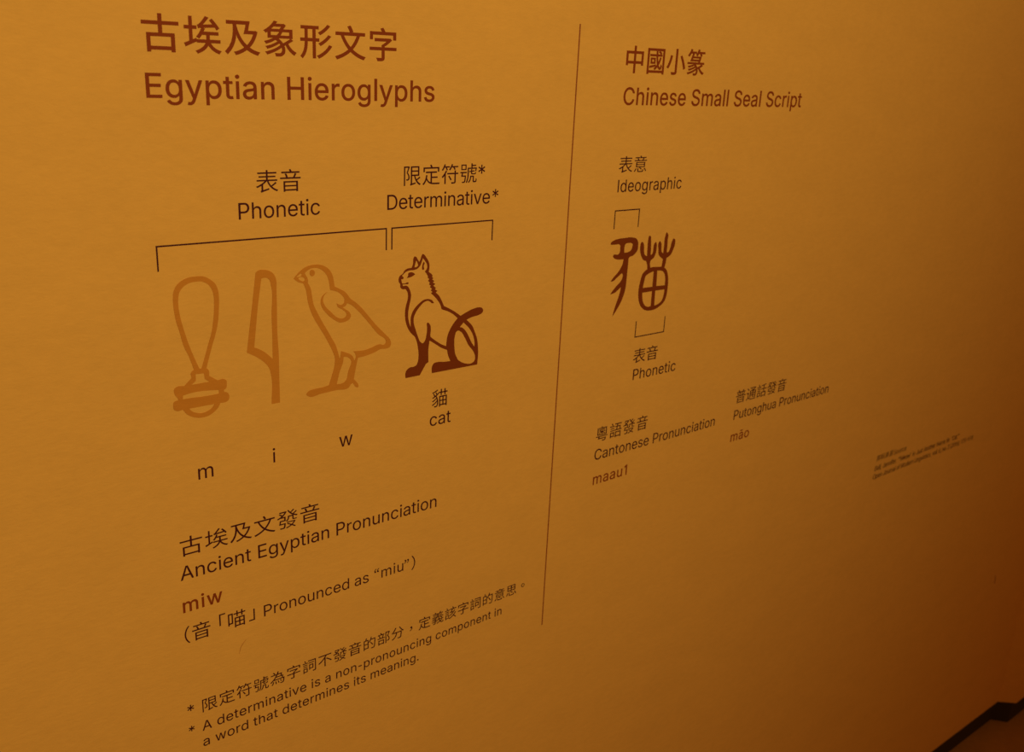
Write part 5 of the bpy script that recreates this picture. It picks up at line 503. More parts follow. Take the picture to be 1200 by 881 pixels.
  ('tail', [[(572.8,-262.4), (571.9,-263.4), (570.9,-264.3), (570.0,-265.2), (569.0,-266.1), (568.2,-267.1), (567.0,-268.3), (566.0,-269.7), (565.0,-271.0), (564.0,-272.4), (563.1,-273.8), (562.5,-275.0), (561.8,-276.3), (561.2,-277.5), (560.7,-278.8), (560.3,-280.1), (559.9,-281.4), (559.6,-282.7), (559.4,-284.0), (559.3,-285.4), (559.1,-286.7), (559.0,-288.1), (558.9,-289.4), (558.8,-290.8), (558.9,-292.1), (559.2,-293.5), (559.5,-294.4), (559.9,-295.4), (560.2,-296.4), (560.4,-297.5), (560.7,-298.6), (560.9,-299.8), (561.2,-300.9), (561.8,-302.6), (562.5,-304.3), (563.3,-306.0), (564.1,-307.7), (564.8,-309.4), (573.8,-312.0), (573.8,-311.0), (573.8,-310.0), (573.8,-309.1), (573.7,-308.1), (573.3,-306.9), (572.7,-305.8), (572.0,-304.6), (571.4,-303.5), (570.8,-302.3), (570.1,-299.6), (569.6,-296.4), (569.3,-293.5), (569.1,-291.5), (569.1,-291.4), (569.2,-292.2), (569.3,-293.3), (569.4,-294.4), (569.5,-295.0), (569.5,-294.8), (569.3,-293.6), (569.1,-291.7), (568.9,-289.8), (568.8,-288.1), (568.9,-286.9), (569.0,-285.7), (569.1,-284.5), (569.3,-283.4), (569.5,-282.2), (569.8,-281.0), (570.1,-279.9), (570.4,-278.7), (570.8,-277.6), (571.1,-276.4), (575.8,-272.6), (580.5,-268.2), (584.5,-265.7), (585.8,-265.2), (587.1,-264.8), (588.4,-264.4), (589.7,-264.0), (591.1,-263.7), (592.9,-263.4), (594.7,-263.2), (596.5,-263.1), (598.4,-262.9), (600.1,-262.5), (601.2,-262.2), (602.3,-261.9), (603.4,-261.6), (604.3,-261.1), (605.0,-260.5), (605.6,-259.6), (606.0,-258.6), (606.1,-257.6), (605.7,-256.7), (605.1,-255.8), (604.3,-255.0), (603.3,-254.5), (602.2,-254.2), (600.9,-254.1), (599.7,-254.0), (598.2,-253.9), (596.8,-254.1), (595.4,-254.3), (593.9,-254.6), (592.5,-254.8), (590.7,-255.2), (588.9,-255.7), (587.1,-256.3), (585.4,-256.9), (583.7,-257.5), (582.2,-258.1), (580.8,-258.7), (579.3,-259.3), (577.9,-259.9), (576.5,-260.5)]]),
  ('hind_leg', [[(564.8,-309.0), (563.1,-308.9), (561.3,-308.8), (559.5,-308.8), (557.8,-308.7), (556.0,-308.5), (554.5,-308.3), (552.9,-308.0), (551.3,-307.7), (549.7,-307.5), (548.2,-307.5), (546.9,-307.5), (545.6,-307.6), (544.5,-307.8), (543.5,-308.2), (542.7,-308.9), (542.1,-309.8), (541.6,-310.7), (541.2,-311.7), (540.9,-312.9), (540.9,-314.3), (540.9,-315.8), (541.1,-317.2), (541.1,-318.7), (600.6,-318.6), (600.7,-316.4), (600.9,-314.2), (601.1,-312.1), (601.2,-309.9), (601.3,-307.8), (601.3,-305.4), (601.2,-303.1), (601.0,-300.8), (600.8,-298.4), (600.5,-296.1), (600.3,-294.5), (600.0,-292.9), (599.7,-291.3), (599.4,-289.7), (598.9,-288.1), (598.3,-286.3), (597.6,-284.6), (596.8,-282.8), (595.9,-281.0), (595.1,-279.2), (594.5,-278.0), (594.0,-276.8), (593.4,-275.6), (592.7,-274.4), (591.9,-273.2), (591.2,-272.3), (590.4,-271.4), (589.5,-270.6), (588.6,-269.7), (587.7,-268.9), (586.8,-268.0), (585.9,-267.2), (584.9,-266.4), (584.0,-265.6), (579.6,-267.8), (573.6,-273.0), (568.9,-277.6), (564.3,-290.7), (566.5,-304.7)], [(580.5,-268.2), (575.8,-272.7), (577.0,-273.1), (578.1,-273.4), (579.1,-273.9), (580.2,-274.6), (581.1,-275.4), (582.0,-276.3), (582.8,-277.2), (583.6,-278.1), (584.7,-279.5), (585.7,-281.0), (586.6,-282.5), (587.5,-284.1), (588.4,-285.6), (589.1,-287.0), (589.9,-288.4), (590.6,-289.9), (591.4,-291.3), (592.3,-292.7), (593.0,-293.7), (593.8,-294.7), (594.5,-295.8), (595.3,-296.8), (596.1,-297.8), (596.1,-296.8), (596.2,-295.7), (596.2,-294.7), (596.2,-293.6), (596.0,-291.7), (595.6,-289.8), (595.1,-287.9), (594.5,-285.9), (593.7,-284.1), (592.9,-282.4), (591.9,-280.7), (590.8,-279.0), (589.7,-277.3), (588.4,-275.8), (587.0,-274.1), (585.4,-272.6), (583.8,-271.1), (582.1,-269.6)], [(570.0,-278.8), (570.7,-277.9), (571.6,-277.1), (572.6,-276.5), (573.7,-276.3), (574.6,-276.5), (575.6,-276.9), (576.6,-277.5), (577.5,-278.1), (578.9,-279.3), (579.9,-280.6), (580.9,-282.1), (581.8,-283.6), (582.7,-285.1), (583.9,-287.0), (585.0,-289.1), (586.1,-291.1), (587.2,-293.1), (588.5,-295.1), (589.8,-296.6), (591.2,-298.2), (592.6,-299.7), (594.0,-301.3), (595.1,-303.0), (595.7,-303.9), (596.2,-304.9), (596.7,-305.9), (597.1,-306.9), (597.4,-307.9), (597.5,-309.2), (597.6,-310.6), (597.5,-311.9), (597.1,-313.0), (596.5,-314.0), (595.8,-314.7), (594.9,-315.2), (594.0,-315.7), (592.9,-316.0), (591.6,-316.2), (590.3,-316.1), (588.8,-315.9), (587.5,-315.7), (586.0,-315.3), (584.5,-314.9), (583.0,-314.3), (581.5,-313.7), (580.1,-313.0), (578.7,-312.1), (577.3,-311.2), (576.0,-310.3), (574.7,-309.2), (573.7,-308.1), (572.8,-306.9), (572.0,-305.6), (571.4,-304.2), (570.8,-302.8), (570.3,-301.5), (569.8,-299.5), (569.5,-297.5), (569.3,-295.4), (569.2,-293.4), (569.1,-291.4), (569.1,-289.9), (569.0,-288.4), (569.0,-286.9), (569.0,-285.4), (569.1,-283.9), (569.2,-282.8), (569.3,-281.7), (569.4,-280.6), (569.6,-279.6)]]),
 ],
 'sealcat': [
  ('animal_radical', [[(791.1,-201.2), (791.0,-200.1), (791.2,-199.1), (791.7,-198.4), (792.6,-197.8), (793.7,-197.3), (794.8,-196.9), (796.2,-196.4), (797.7,-196.0), (799.3,-195.7), (800.9,-195.5), (802.5,-195.2), (804.6,-195.1), (806.7,-194.9), (808.8,-194.9), (810.9,-194.9), (813.1,-194.9), (815.9,-194.8), (818.8,-194.7), (821.7,-194.7), (824.6,-194.9), (827.4,-195.3), (828.9,-195.6), (830.4,-195.9), (831.8,-196.3), (833.1,-196.9), (834.0,-197.6), (834.9,-198.5), (835.6,-199.4), (836.2,-200.4), (836.7,-201.4), (837.0,-202.4), (837.2,-203.5), (837.3,-204.6), (837.3,-205.6), (837.4,-206.8), (837.4,-208.0), (837.3,-209.2), (837.1,-210.4), (836.7,-211.4), (836.1,-212.4), (835.3,-213.4), (834.4,-214.3), (833.5,-215.1), (832.5,-215.8), (831.5,-216.5), (830.4,-217.1), (829.2,-217.7), (827.9,-218.0), (826.4,-218.1), (825.0,-218.3), (823.9,-218.8), (823.4,-219.5), (823.0,-220.2), (822.6,-221.0), (822.7,-222.3), (822.7,-223.7), (822.7,-225.1), (822.7,-226.5), (822.7,-227.8), (822.7,-229.7), (822.6,-231.5), (822.6,-233.3), (822.5,-235.1), (822.5,-237.0), (822.4,-238.3), (822.4,-239.6), (822.4,-240.9), (822.4,-242.3), (822.3,-243.6), (822.3,-245.2), (822.3,-246.8), (822.3,-248.3), (822.2,-249.9), (822.2,-251.5), (822.0,-253.2), (821.9,-254.9), (821.6,-256.6), (821.4,-258.3), (821.0,-260.0), (820.6,-261.8), (820.0,-263.6), (819.4,-265.4), (818.8,-267.2), (818.0,-268.9), (817.2,-270.6), (816.4,-272.3), (815.5,-273.9), (814.5,-275.5), (813.5,-277.1), (812.5,-278.6), (811.4,-280.1), (810.3,-281.5), (809.1,-283.0), (808.0,-284.4), (807.1,-285.6), (806.1,-286.7), (805.1,-287.9), (804.2,-289.0), (803.2,-290.2), (803.6,-288.7), (804.0,-287.2), (804.3,-285.7), (804.7,-284.2), (805.1,-282.7), (805.7,-280.8), (806.4,-278.9), (807.1,-277.0), (807.8,-275.1), (808.5,-273.2), (809.2,-271.5), (809.8,-269.9), (810.5,-268.2), (811.1,-266.6), (811.7,-264.9), (812.1,-263.4), (812.5,-261.8), (812.9,-260.3), (813.2,-258.7), (813.5,-257.2), (813.6,-256.2), (813.7,-255.3), (813.8,-254.4), (812.7,-255.2), (811.7,-255.9), (810.6,-256.7), (809.5,-257.4), (808.4,-258.1), (807.2,-258.8), (806.1,-259.5), (804.9,-260.2), (803.6,-260.7), (802.3,-261.0), (800.9,-261.3), (799.5,-261.5), (798.0,-261.7), (796.6,-261.9), (797.4,-261.0), (798.2,-260.1), (799.0,-259.2), (799.8,-258.3), (801.0,-257.1), (802.2,-255.9), (803.6,-254.7), (804.9,-253.6), (806.2,-252.4), (807.6,-251.4), (809.0,-250.4), (810.4,-249.4), (811.7,-248.4), (812.8,-247.2), (813.5,-246.3), (814.1,-245.4), (814.6,-244.5), (814.9,-243.5), (815.2,-242.4), (815.4,-241.2), (815.4,-240.0), (814.9,-238.9), (814.2,-238.1), (813.5,-237.3), (811.8,-238.3), (810.1,-239.4), (808.5,-240.4), (806.8,-241.5), (805.1,-242.5), (804.0,-243.3), (803.0,-244.1), (801.9,-244.9), (800.7,-245.5), (799.3,-246.0), (798.1,-246.1), (796.9,-246.1), (795.6,-246.1), (796.4,-245.2), (797.2,-244.3), (798.0,-243.4), (798.9,-242.5), (799.7,-241.6), (800.9,-240.6), (802.1,-239.7), (803.4,-238.7), (804.7,-237.7), (805.8,-236.7), (806.8,-235.8), (807.7,-234.8), (808.6,-233.9), (809.4,-232.9), (810.2,-231.9), (810.9,-230.9), (811.5,-230.0), (812.2,-229.0), (812.7,-228.0), (813.2,-226.9), (813.6,-225.7), (813.9,-224.5), (814.0,-223.2), (814.2,-221.9), (814.4,-220.6), (812.4,-220.5), (810.4,-220.5), (808.4,-220.5), (806.4,-220.3), (804.4,-220.0), (803.0,-219.7), (801.5,-219.3), (800.1,-218.9), (798.9,-218.2), (797.7,-217.4), (796.6,-216.4), (796.2,-215.4), (796.6,-214.5), (797.5,-213.6), (798.7,-213.4), (800.1,-213.6), (801.8,-213.9), (803.4,-214.1), (804.6,-213.9), (805.4,-213.5), (806.1,-212.8), (806.7,-212.2), (807.2,-211.2), (807.4,-210.1), (807.4,-208.9), (807.2,-207.6), (807.1,-206.4), (807.2,-205.3), (807.2,-204.2), (806.8,-203.2), (806.0,-202.5), (805.0,-201.9), (803.6,-201.5), (802.1,-201.5), (800.4,-201.6), (798.9,-201.6), (797.3,-201.6), (795.8,-201.5), (794.2,-201.4), (792.7,-201.3)], [(814.5,-212.7), (814.4,-211.2), (814.2,-209.6), (814.0,-208.1), (814.0,-206.6), (814.3,-205.1), (814.5,-204.0), (815.0,-202.8), (815.7,-202.0), (816.7,-201.6), (818.1,-201.5), (819.5,-201.4), (821.0,-201.4), (822.5,-201.4), (824.1,-201.5), (825.5,-201.8), (826.6,-202.3), (827.5,-202.9), (828.0,-203.8), (828.0,-204.8), (827.7,-205.8), (827.5,-206.8), (827.2,-207.8), (826.9,-208.8), (826.4,-209.7), (825.7,-210.5), (824.8,-211.2), (823.7,-211.7), (822.6,-212.1), (821.4,-212.4), (820.1,-212.7), (818.7,-212.7), (817.3,-212.7), (815.9,-212.7)]]),
  ('left_sprout', [[(843.8,-201.8), (845.1,-202.4), (846.3,-203.6), (846.9,-204.5), (847.3,-205.6), (847.5,-206.6), (847.7,-207.6), (848.0,-209.0), (848.1,-210.3), (848.1,-211.6), (848.3,-212.9), (848.6,-214.3), (848.9,-215.3), (849.2,-216.4), (849.7,-217.4), (850.5,-218.4), (851.6,-219.2), (853.1,-219.8), (854.5,-220.6), (854.4,-218.1), (854.2,-215.6), (854.1,-213.1), (854.0,-210.6), (854.0,-208.1), (853.9,-206.4), (853.8,-204.7), (853.8,-203.0), (853.8,-201.3), (854.1,-199.6), (854.3,-198.2), (854.5,-196.7), (855.0,-195.5), (856.0,-195.2), (856.9,-195.5), (857.8,-196.0), (858.5,-196.8), (858.7,-197.8), (858.7,-198.9), (858.8,-200.0), (859.2,-202.0), (859.5,-204.0), (859.7,-206.0), (859.9,-207.9), (860.1,-209.9), (860.3,-211.9), (860.4,-213.9), (860.5,-215.9), (860.6,-217.9), (860.8,-219.9), (861.7,-219.3), (862.7,-218.8), (863.5,-218.2), (864.2,-217.2), (864.5,-216.0), (864.5,-214.8), (864.5,-213.5), (864.6,-212.3), (864.7,-211.1), (864.7,-209.8), (864.7,-208.6), (864.8,-207.5), (865.3,-206.4), (866.1,-205.2), (867.2,-204.0), (868.2,-203.7), (869.0,-204.7), (869.6,-206.1), (870.0,-207.2), (870.2,-208.2), (870.2,-209.3), (870.2,-210.4), (870.2,-211.4), (870.2,-212.9), (870.1,-214.4), (870.0,-215.8), (869.7,-217.3), (869.2,-218.6), (868.8,-219.7), (868.3,-220.8), (867.7,-221.8), (867.0,-222.8), (866.1,-223.7), (865.0,-224.4), (863.6,-225.1), (862.3,-225.7), (861.4,-226.6), (861.0,-227.5), (860.8,-228.5), (860.9,-229.5), (860.9,-230.5), (861.1,-231.7), (861.5,-232.8), (861.9,-234.0), (862.4,-235.2), (862.8,-236.4), (857.2,-237.8), (857.0,-236.6), (856.9,-235.3), (856.8,-234.1), (856.5,-232.8), (856.1,-231.5), (855.6,-230.2), (855.0,-228.9), (854.4,-227.6), (853.8,-226.2), (852.3,-225.8), (850.8,-225.4), (849.5,-224.9), (848.1,-224.0), (847.0,-222.9), (846.1,-221.7), (845.2,-220.5), (844.4,-219.3), (843.7,-218.1), (843.1,-216.9), (842.6,-215.6), (842.1,-214.4), (841.7,-212.9), (841.4,-211.4), (841.2,-210.0), (841.2,-208.5), (841.2,-207.1), (841.3,-206.0), (841.3,-204.9), (841.5,-203.8), (842.1,-203.0), (842.9,-202.2)]]),
  ('right_sprout', [[(875.2,-203.2), (876.4,-204.0), (877.4,-205.4), (878.3,-206.9), (878.6,-208.5), (878.7,-210.2), (878.7,-211.8), (879.0,-213.5), (879.2,-214.5), (879.5,-215.6), (879.8,-216.7), (880.5,-217.6), (881.8,-218.4), (883.1,-219.1), (883.2,-217.5), (883.3,-215.9), (883.3,-214.3), (883.4,-212.8), (883.5,-211.2), (883.5,-208.2), (883.3,-205.2), (883.2,-202.2), (883.5,-199.3), (884.3,-196.6), (884.7,-195.6), (885.1,-194.4), (885.6,-193.6), (886.2,-193.3), (887.4,-194.1), (888.4,-195.3), (889.2,-196.6), (889.4,-198.0), (889.2,-199.4), (889.0,-200.8), (888.9,-202.3), (889.1,-205.5), (889.2,-208.8), (889.2,-212.1), (889.3,-215.4), (889.3,-218.7), (890.6,-218.6), (891.7,-218.5), (892.8,-217.9), (893.5,-217.0), (894.1,-215.8), (894.6,-214.7), (895.3,-213.0), (895.7,-211.1), (896.0,-209.2), (896.4,-207.3), (897.1,-205.6), (897.7,-204.3), (898.3,-203.0), (899.0,-201.9), (900.0,-201.8), (901.1,-202.4), (902.2,-203.3), (902.9,-204.2), (903.1,-205.3), (903.1,-206.5), (903.0,-207.6), (903.0,-208.7), (902.8,-210.2), (902.4,-211.7), (901.9,-213.1), (901.2,-214.5), (900.6,-215.9), (900.0,-217.2), (899.3,-218.6), (898.6,-219.9), (897.7,-221.2), (896.6,-222.3), (895.5,-223.1), (894.1,-223.8), (892.7,-224.5), (891.2,-225.1), (889.8,-225.8), (889.7,-227.0), (889.6,-228.2), (889.5,-229.4), (889.4,-230.6), (889.2,-231.8), (888.9,-233.1), (888.6,-234.3), (888.2,-235.5), (887.8,-236.8), (887.4,-238.0), (882.2,-236.9), (883.7,-226.7), (881.9,-225.4), (879.9,-224.2), (878.0,-222.9), (876.3,-221.6), (875.1,-220.1), (874.6,-219.0), (874.3,-217.9), (874.1,-216.7), (874.0,-215.5), (873.9,-214.4), (873.5,-212.4), (872.9,-210.4), (872.6,-208.5), (872.6,-206.7), (873.3,-205.1), (874.2,-203.8)]]),
  ('bowl', [[(857.2,-236.8), (858.5,-236.4), (859.8,-236.0), (861.2,-235.7), (862.6,-235.4), (864.1,-235.2), (866.2,-235.0), (868.5,-235.0), (870.8,-235.2), (873.2,-235.3), (875.5,-235.6), (877.7,-235.7), (879.9,-235.8), (882.1,-235.9), (884.3,-236.3), (886.2,-236.9), (887.7,-237.6), (889.1,-238.5), (890.5,-239.4), (891.6,-240.5), (892.5,-241.5), (893.2,-242.7), (893.8,-243.8), (894.3,-245.0), (894.8,-246.2), (895.5,-247.9), (896.0,-249.6), (896.4,-251.3), (896.7,-253.0), (897.0,-254.6), (897.2,-256.6), (897.4,-258.5), (897.4,-260.5), (897.4,-262.4), (897.4,-264.3), (897.3,-266.4), (897.3,-268.5), (897.1,-270.6), (896.8,-272.6), (896.4,-274.6), (895.9,-276.2), (895.3,-277.9), (894.5,-279.5), (893.7,-281.1), (892.5,-282.5), (891.4,-283.6), (890.0,-284.6), (888.6,-285.5), (887.0,-286.4), (885.4,-287.2), (883.8,-287.9), (882.2,-288.5), (880.5,-289.1), (878.8,-289.6), (877.0,-290.0), (875.2,-290.3), (873.3,-290.5), (871.4,-290.6), (869.4,-290.6), (867.5,-290.5), (865.7,-290.3), (863.9,-290.0), (862.0,-289.6), (860.3,-289.1), (858.6,-288.4), (857.0,-287.6), (855.4,-286.6), (853.9,-285.4), (852.5,-284.3), (851.3,-283.1), (850.2,-281.7), (849.3,-280.3), (848.5,-278.8), (847.8,-277.3), (847.1,-275.8), (846.5,-274.0), (846.0,-272.2), (845.6,-270.4), (845.3,-268.6), (845.1,-266.8), (845.0,-264.9), (844.9,-263.0), (845.0,-261.1), (845.1,-259.2), (845.3,-257.4), (845.6,-255.7), (845.9,-253.9), (846.2,-252.2), (846.6,-250.5), (847.1,-248.9), (847.5,-247.2), (848.0,-245.6), (848.6,-244.0), (849.3,-242.5), (850.3,-241.2), (851.4,-240.2), (852.7,-239.2), (854.1,-238.3), (855.6,-237.5)], [(869.0,-240.3), (867.4,-240.7), (865.8,-241.0), (864.2,-241.4), (862.7,-241.8), (861.2,-242.2), (859.9,-242.7), (858.7,-243.2), (857.5,-243.7), (856.4,-244.3), (855.5,-245.0), (854.7,-246.1), (854.2,-247.4), (853.9,-248.8), (853.7,-250.2), (853.5,-251.5), (853.1,-253.2), (852.8,-254.8), (852.5,-256.5), (852.3,-258.1), (852.0,-259.8), (869.1,-260.2)], [(875.2,-240.2), (876.8,-240.3), (878.4,-240.4), (880.0,-240.6), (881.6,-240.8), (883.2,-241.2), (884.7,-241.7), (886.0,-242.3), (887.1,-243.2), (888.0,-244.2), (888.8,-245.3), (889.5,-246.4), (890.1,-247.5), (890.5,-248.6), (890.8,-249.7), (891.0,-250.9), (891.3,-252.0), (891.5,-253.7), (891.6,-255.5), (891.6,-257.2), (891.6,-258.9), (891.7,-260.6), (876.1,-260.0)], [(852.0,-265.9), (869.2,-265.7), (869.4,-284.9), (868.1,-285.1), (866.8,-285.4), (865.4,-285.4), (863.5,-285.1), (861.6,-284.6), (859.9,-283.8), (858.6,-282.9), (857.5,-281.8), (856.5,-280.6), (855.6,-279.5), (854.8,-278.2), (854.2,-277.0), (853.7,-275.7), (853.3,-274.4), (852.9,-273.1), (852.6,-271.6), (852.4,-270.2), (852.2,-268.7), (852.1,-267.3)], [(874.9,-265.7), (891.7,-265.8), (891.7,-267.3), (891.7,-268.8), (891.6,-270.4), (891.5,-271.9), (891.3,-273.3), (890.9,-275.0), (890.3,-276.7), (889.7,-278.4), (888.7,-279.9), (887.5,-281.2), (886.6,-281.9), (885.5,-282.5), (884.4,-283.0), (883.2,-283.6), (882.0,-284.0), (880.5,-284.4), (878.9,-284.7), (877.3,-285.0), (875.6,-285.3)]]),
 ],
}
def decode(contours, q):
    """contours of whole numbers, q to the unit: pairs are corners, sixes are cubic curve steps"""
    rings = []; eps = 0.0015 if q == 2000 else 0.0009      # drop edges too short to offset cleanly
    for c in contours:
        c = [tuple(v / q for v in seg) for seg in c]
        p = c[0]; ring = [p]
        for seg in c[1:]:
            if len(seg) == 2:
                p = seg; ring.append(p)
            else:
                h0, h1, e = seg[0:2], seg[2:4], seg[4:6]
                for j in range(1, 6):
                    u = j / 5; v = 1 - u
                    ring.append(tuple(v**3 * p[i] + 3 * v * v * u * h0[i] + 3 * v * u * u * h1[i] + u**3 * e[i] for i in (0, 1)))
                p = e
        out = []
        for e in ring:
            if not out or math.hypot(e[0] - out[-1][0], e[1] - out[-1][1]) > eps: out.append(e)
        if math.hypot(out[0][0] - out[-1][0], out[0][1] - out[-1][1]) <= eps: out.pop()
        rings.append(out)
    return rings

def embolden(rings, d):
    """push every outline outwards by d (inwards when negative)"""
    big = max(rings, key=lambda r: abs(area2(r))); s = 1 if area2(big) > 0 else -1
    res = []
    for r in rings:
        n = len(r); out = []
        for i in range(n):
            a, b, c = r[i - 1], r[i], r[(i + 1) % n]
            d1 = Vector((b[0] - a[0], b[1] - a[1])).normalized(); d2 = Vector((c[0] - b[0], c[1] - b[1])).normalized()
            n1 = Vector((d1.y, -d1.x)) * s; n2 = Vector((d2.y, -d2.x)) * s
            m = n1 + n2
            m = m * (2 / max(m.length_squared, 0.9)) if m.length > 1e-6 else n1
            out.append((b[0] + m.x * d, b[1] + m.y * d))
        res.append(out)
    return res

def uncross(P):
    """cut a ring that crosses itself into simple loops"""
    n = len(P)
    for i in range(n):
        a, b = P[i], P[(i + 1) % n]; rx, ry = b[0] - a[0], b[1] - a[1]
        for j in range(i + 2, n):
            if i == 0 and j == n - 1: continue
            c, d = P[j], P[(j + 1) % n]; qx, qy = d[0] - c[0], d[1] - c[1]
            den = rx * qy - ry * qx
            if abs(den) < 1e-12: continue
            u = ((c[0] - a[0]) * qy - (c[1] - a[1]) * qx) / den; v = ((c[0] - a[0]) * ry - (c[1] - a[1]) * rx) / den
            if 0 <= u < 1 and 0 <= v < 1:
                X = (a[0] + u * rx, a[1] + u * ry)
                return uncross([X] + P[i + 1:j + 1]) + uncross(P[:i + 1] + [X] + P[j + 1:])
    return [P]

def tidy(rings):
    """simple loops only: folds are dropped, pockets closed off by a merged stroke become holes"""
    out = []; s = area2(rings[0]) > 0
    for k, r in enumerate(rings):
        for l in uncross(r):
            a = area2(l)
            if abs(a) > min(1e-4, 0.05 * abs(area2(r))) and len(l) > 2 and (k == 0 or (a > 0) != s): out.append(l)
    return islands_of(out) if out else [rings]

CACHE = {}
def glyph(font, ch, weight, mat):
    key = (font, ch, weight, mat)
    if key not in CACHE:
        rings = decode((LATIN_GLYPHS if font == 'l' else HAN_GLYPHS)[ch][1], 1000 if font == 'l' else 2000)
        isl = []
        for g in islands_of(rings):
            isl += tidy(embolden(g, weight)) if weight else [g]
        xs = [p[0] for s in isl for p in s[0]]
        CACHE[key] = (isl, min(xs), max(xs))
    return CACHE[key]

MESH = {}
NAME_OF = {'*': 'asterisk', '.': 'full_stop', '，': 'comma', '。': 'full_stop', '-': 'hyphen', '“': 'quotation_mark',
           '”': 'quotation_mark', '（': 'bracket', '）': 'bracket', '「': 'corner_quote', '」': 'corner_quote', '1': 'digit'}
PLATE = 0.00025
def text_line(name, label, mat, segs, weight=0.0, joined=False, group=None, wide=None):
    """segs: (font, text, x of first ink, x of last ink, baseline, size) in wall mm; size = cap height or em"""
    x_org = min(s[2] for s in segs) / 1000; z_org = segs[0][4] / 1000
    placed = []
    for font, text, x0, x1, base, size in segs:
        sc = size / (0.509 if font == 'l' else 0.35)
        tab = LATIN_GLYPHS if font == 'l' else HAN_GLYPHS
        _, lo, _h = glyph(font, text[0], weight, mat); _, _l, hi = glyph(font, text[-1], weight, mat)
        nat = (sum(tab[c][0] for c in text[:-1]) + hi - lo) * sc
        sx = wide or (1.05 if font == 'c' and len(text) > 1 else 1.0); nat *= sx
        if len(text) > 1:
            track = ((x1 - x0) - nat) / (len(text) - 1)
        else:
            track = 0
        pen = x0 - lo * sc * sx
        for ch in text:
            if ch != ' ': placed.append((font, ch, pen / 1000, base / 1000, sc / 1000, sx))
            pen += tab[ch][0] * sc * sx + track
    if joined:
        isl = []
        for font, ch, x, z, sc, sx in placed:
            for s in glyph(font, ch, weight, mat)[0]:
                isl.append([[(x - x_org + p[0] * sc * sx, z - z_org + p[1] * sc) for p in r] for r in s])
        o = bpy.data.objects.new(name, plate_mesh(name, isl, -PLATE, 0.0001, M[mat]))
        link(o); o.location = (x_org, WALL_Y, z_org)
        return tag(o, label, 'text', group)
    t = thing(name, label, 'text', x_org, z_org, group)
    for font, ch, x, z, sc, sx in placed:
        key = (font, ch, weight, mat)
        if key not in MESH: MESH[key] = plate_mesh('glyph', glyph(*key)[0], -1.0, 0.4, M[mat])
        kind = NAME_OF.get(ch, 'letter' if font == 'l' else 'chinese_character')
        o = link(bpy.data.objects.new(kind, MESH[key]), t)
        o.location = (x - x_org, 0, z - z_org); o.scale = (sc * sx, PLATE, sc)
    return t

def bar_rings(x0, x1, z0, z1):
    return [[(x0, z0), (x1, z0), (x1, z1), (x0, z1)]]

def bracket(label, x0, x1, z_top, z_tip, mat='body', w=1.3):
    """a thin printed bracket: a long bar and two short legs, x and z in mm"""
    t = thing('printed_bracket', label, 'line', x0 / 1000, z_top / 1000)
    s = 1 if z_tip > z_top else -1; h = w / 2000; X = (x1 - x0) / 1000; Z = (z_tip - z_top) / 1000
    def part(nm, r):
        link(bpy.data.objects.new(nm, plate_mesh(nm, [r], -PLATE, 0.0001, M[mat])), t)
    part('crossbar', bar_rings(-h, X + h, -h, h))
    for px in (0, X):
        a, b = sorted((s * h, Z)); part('end_leg', bar_rings(px - h, px + h, a, b))
    return t

def drawing(key, name, label, mat):
    parts = []
    for nm, cs in DRAWINGS[key]:
        parts.append((nm, [[(q[0] / 1000, q[1] / 1000) for q in c] for c in cs]))
    xs = [p[0] for _, cs in parts for p in cs[0]]; zs = [p[1] for _, cs in parts for p in cs[0]]
    cx, z0 = (min(xs) + max(xs)) / 2, min(zs)
    t = thing(name, label, 'drawing', cx, z0)
    for i, (nm, cs) in enumerate(parts):
        r = [[(x - cx, z - z0) for x, z in c] for c in cs]
        link(bpy.data.objects.new(nm, plate_mesh(nm, [r], -PLATE - 0.000012 * i, 0.0001, M[mat])), t)
    return t

# ------------------------------------------------------------ headings
HW, BW, CW = 0.006, 0.0, -0.001      # outline weights: headings, body latin, body han
HC = 0.0035
text_line('heading_text', 'large russet Chinese heading at the top left above the English heading', 'heading',
          [('c', '古埃及象形文字', 262.7, 494.4, -3.9, 30.6)], HC)
text_line('heading_text', 'large russet heading reading Egyptian Hieroglyphs', 'heading',
          [('l', 'Egyptian Hieroglyphs', 263, 537.7, -41.6, 18.7)], HW, wide=1.055)
text_line('heading_text', 'russet four-character Chinese heading above Chinese Small Seal Script', 'heading',
          [('c', '中國小篆', 792.5, 923.7, -5.2, 31.2)], HC)
text_line('heading_text', 'russet heading reading Chinese Small Seal Script', 'heading',
          [('l', 'Chinese Small Seal Script', 792.8, 1124.9, -42.2, 18.7)], HW, wide=1.055)

# ------------------------------------------------------------ captions
text_line('caption_text', 'two dark Chinese characters above the left Phonetic caption and wide bracket', 'body',
          [('c', '表音', 352.2, 394.9, -119.3, 21.4)], CW)
text_line('caption_text', 'dark caption reading Phonetic above the wide bracket on the left', 'body',
          [('l', 'Phonetic', 335.2, 413.5, -143.2, 14.4)], BW)
text_line('caption_text', 'dark Chinese caption ending in an asterisk above the word Determinative', 'body',
          [('c', '限定符號', 504, 591.5, -119.4, 21.3), ('l', '*', 593.4, 602.5, -119.4, 16.2)], CW)
text_line('caption_text', 'dark caption reading Determinative with an asterisk above the cat drawing bracket', 'body',
          [('l', 'Determinative*', 485.4, 620.5, -143.2, 14.4)], BW)
text_line('caption_text', 'single dark letter m below the looped jar sign', 'body', [('l', 'm', 285.5, 300.3, -379.3, 14.4)], BW)
text_line('caption_text', 'single dark letter i below the reed leaf sign', 'body', [('l', 'i', 359.0, 361.5, -379.3, 14.4)], BW)
text_line('caption_text', 'single dark letter w below the chick sign', 'body', [('l', 'w', 430.5, 446, -379.3, 14.9)], BW)
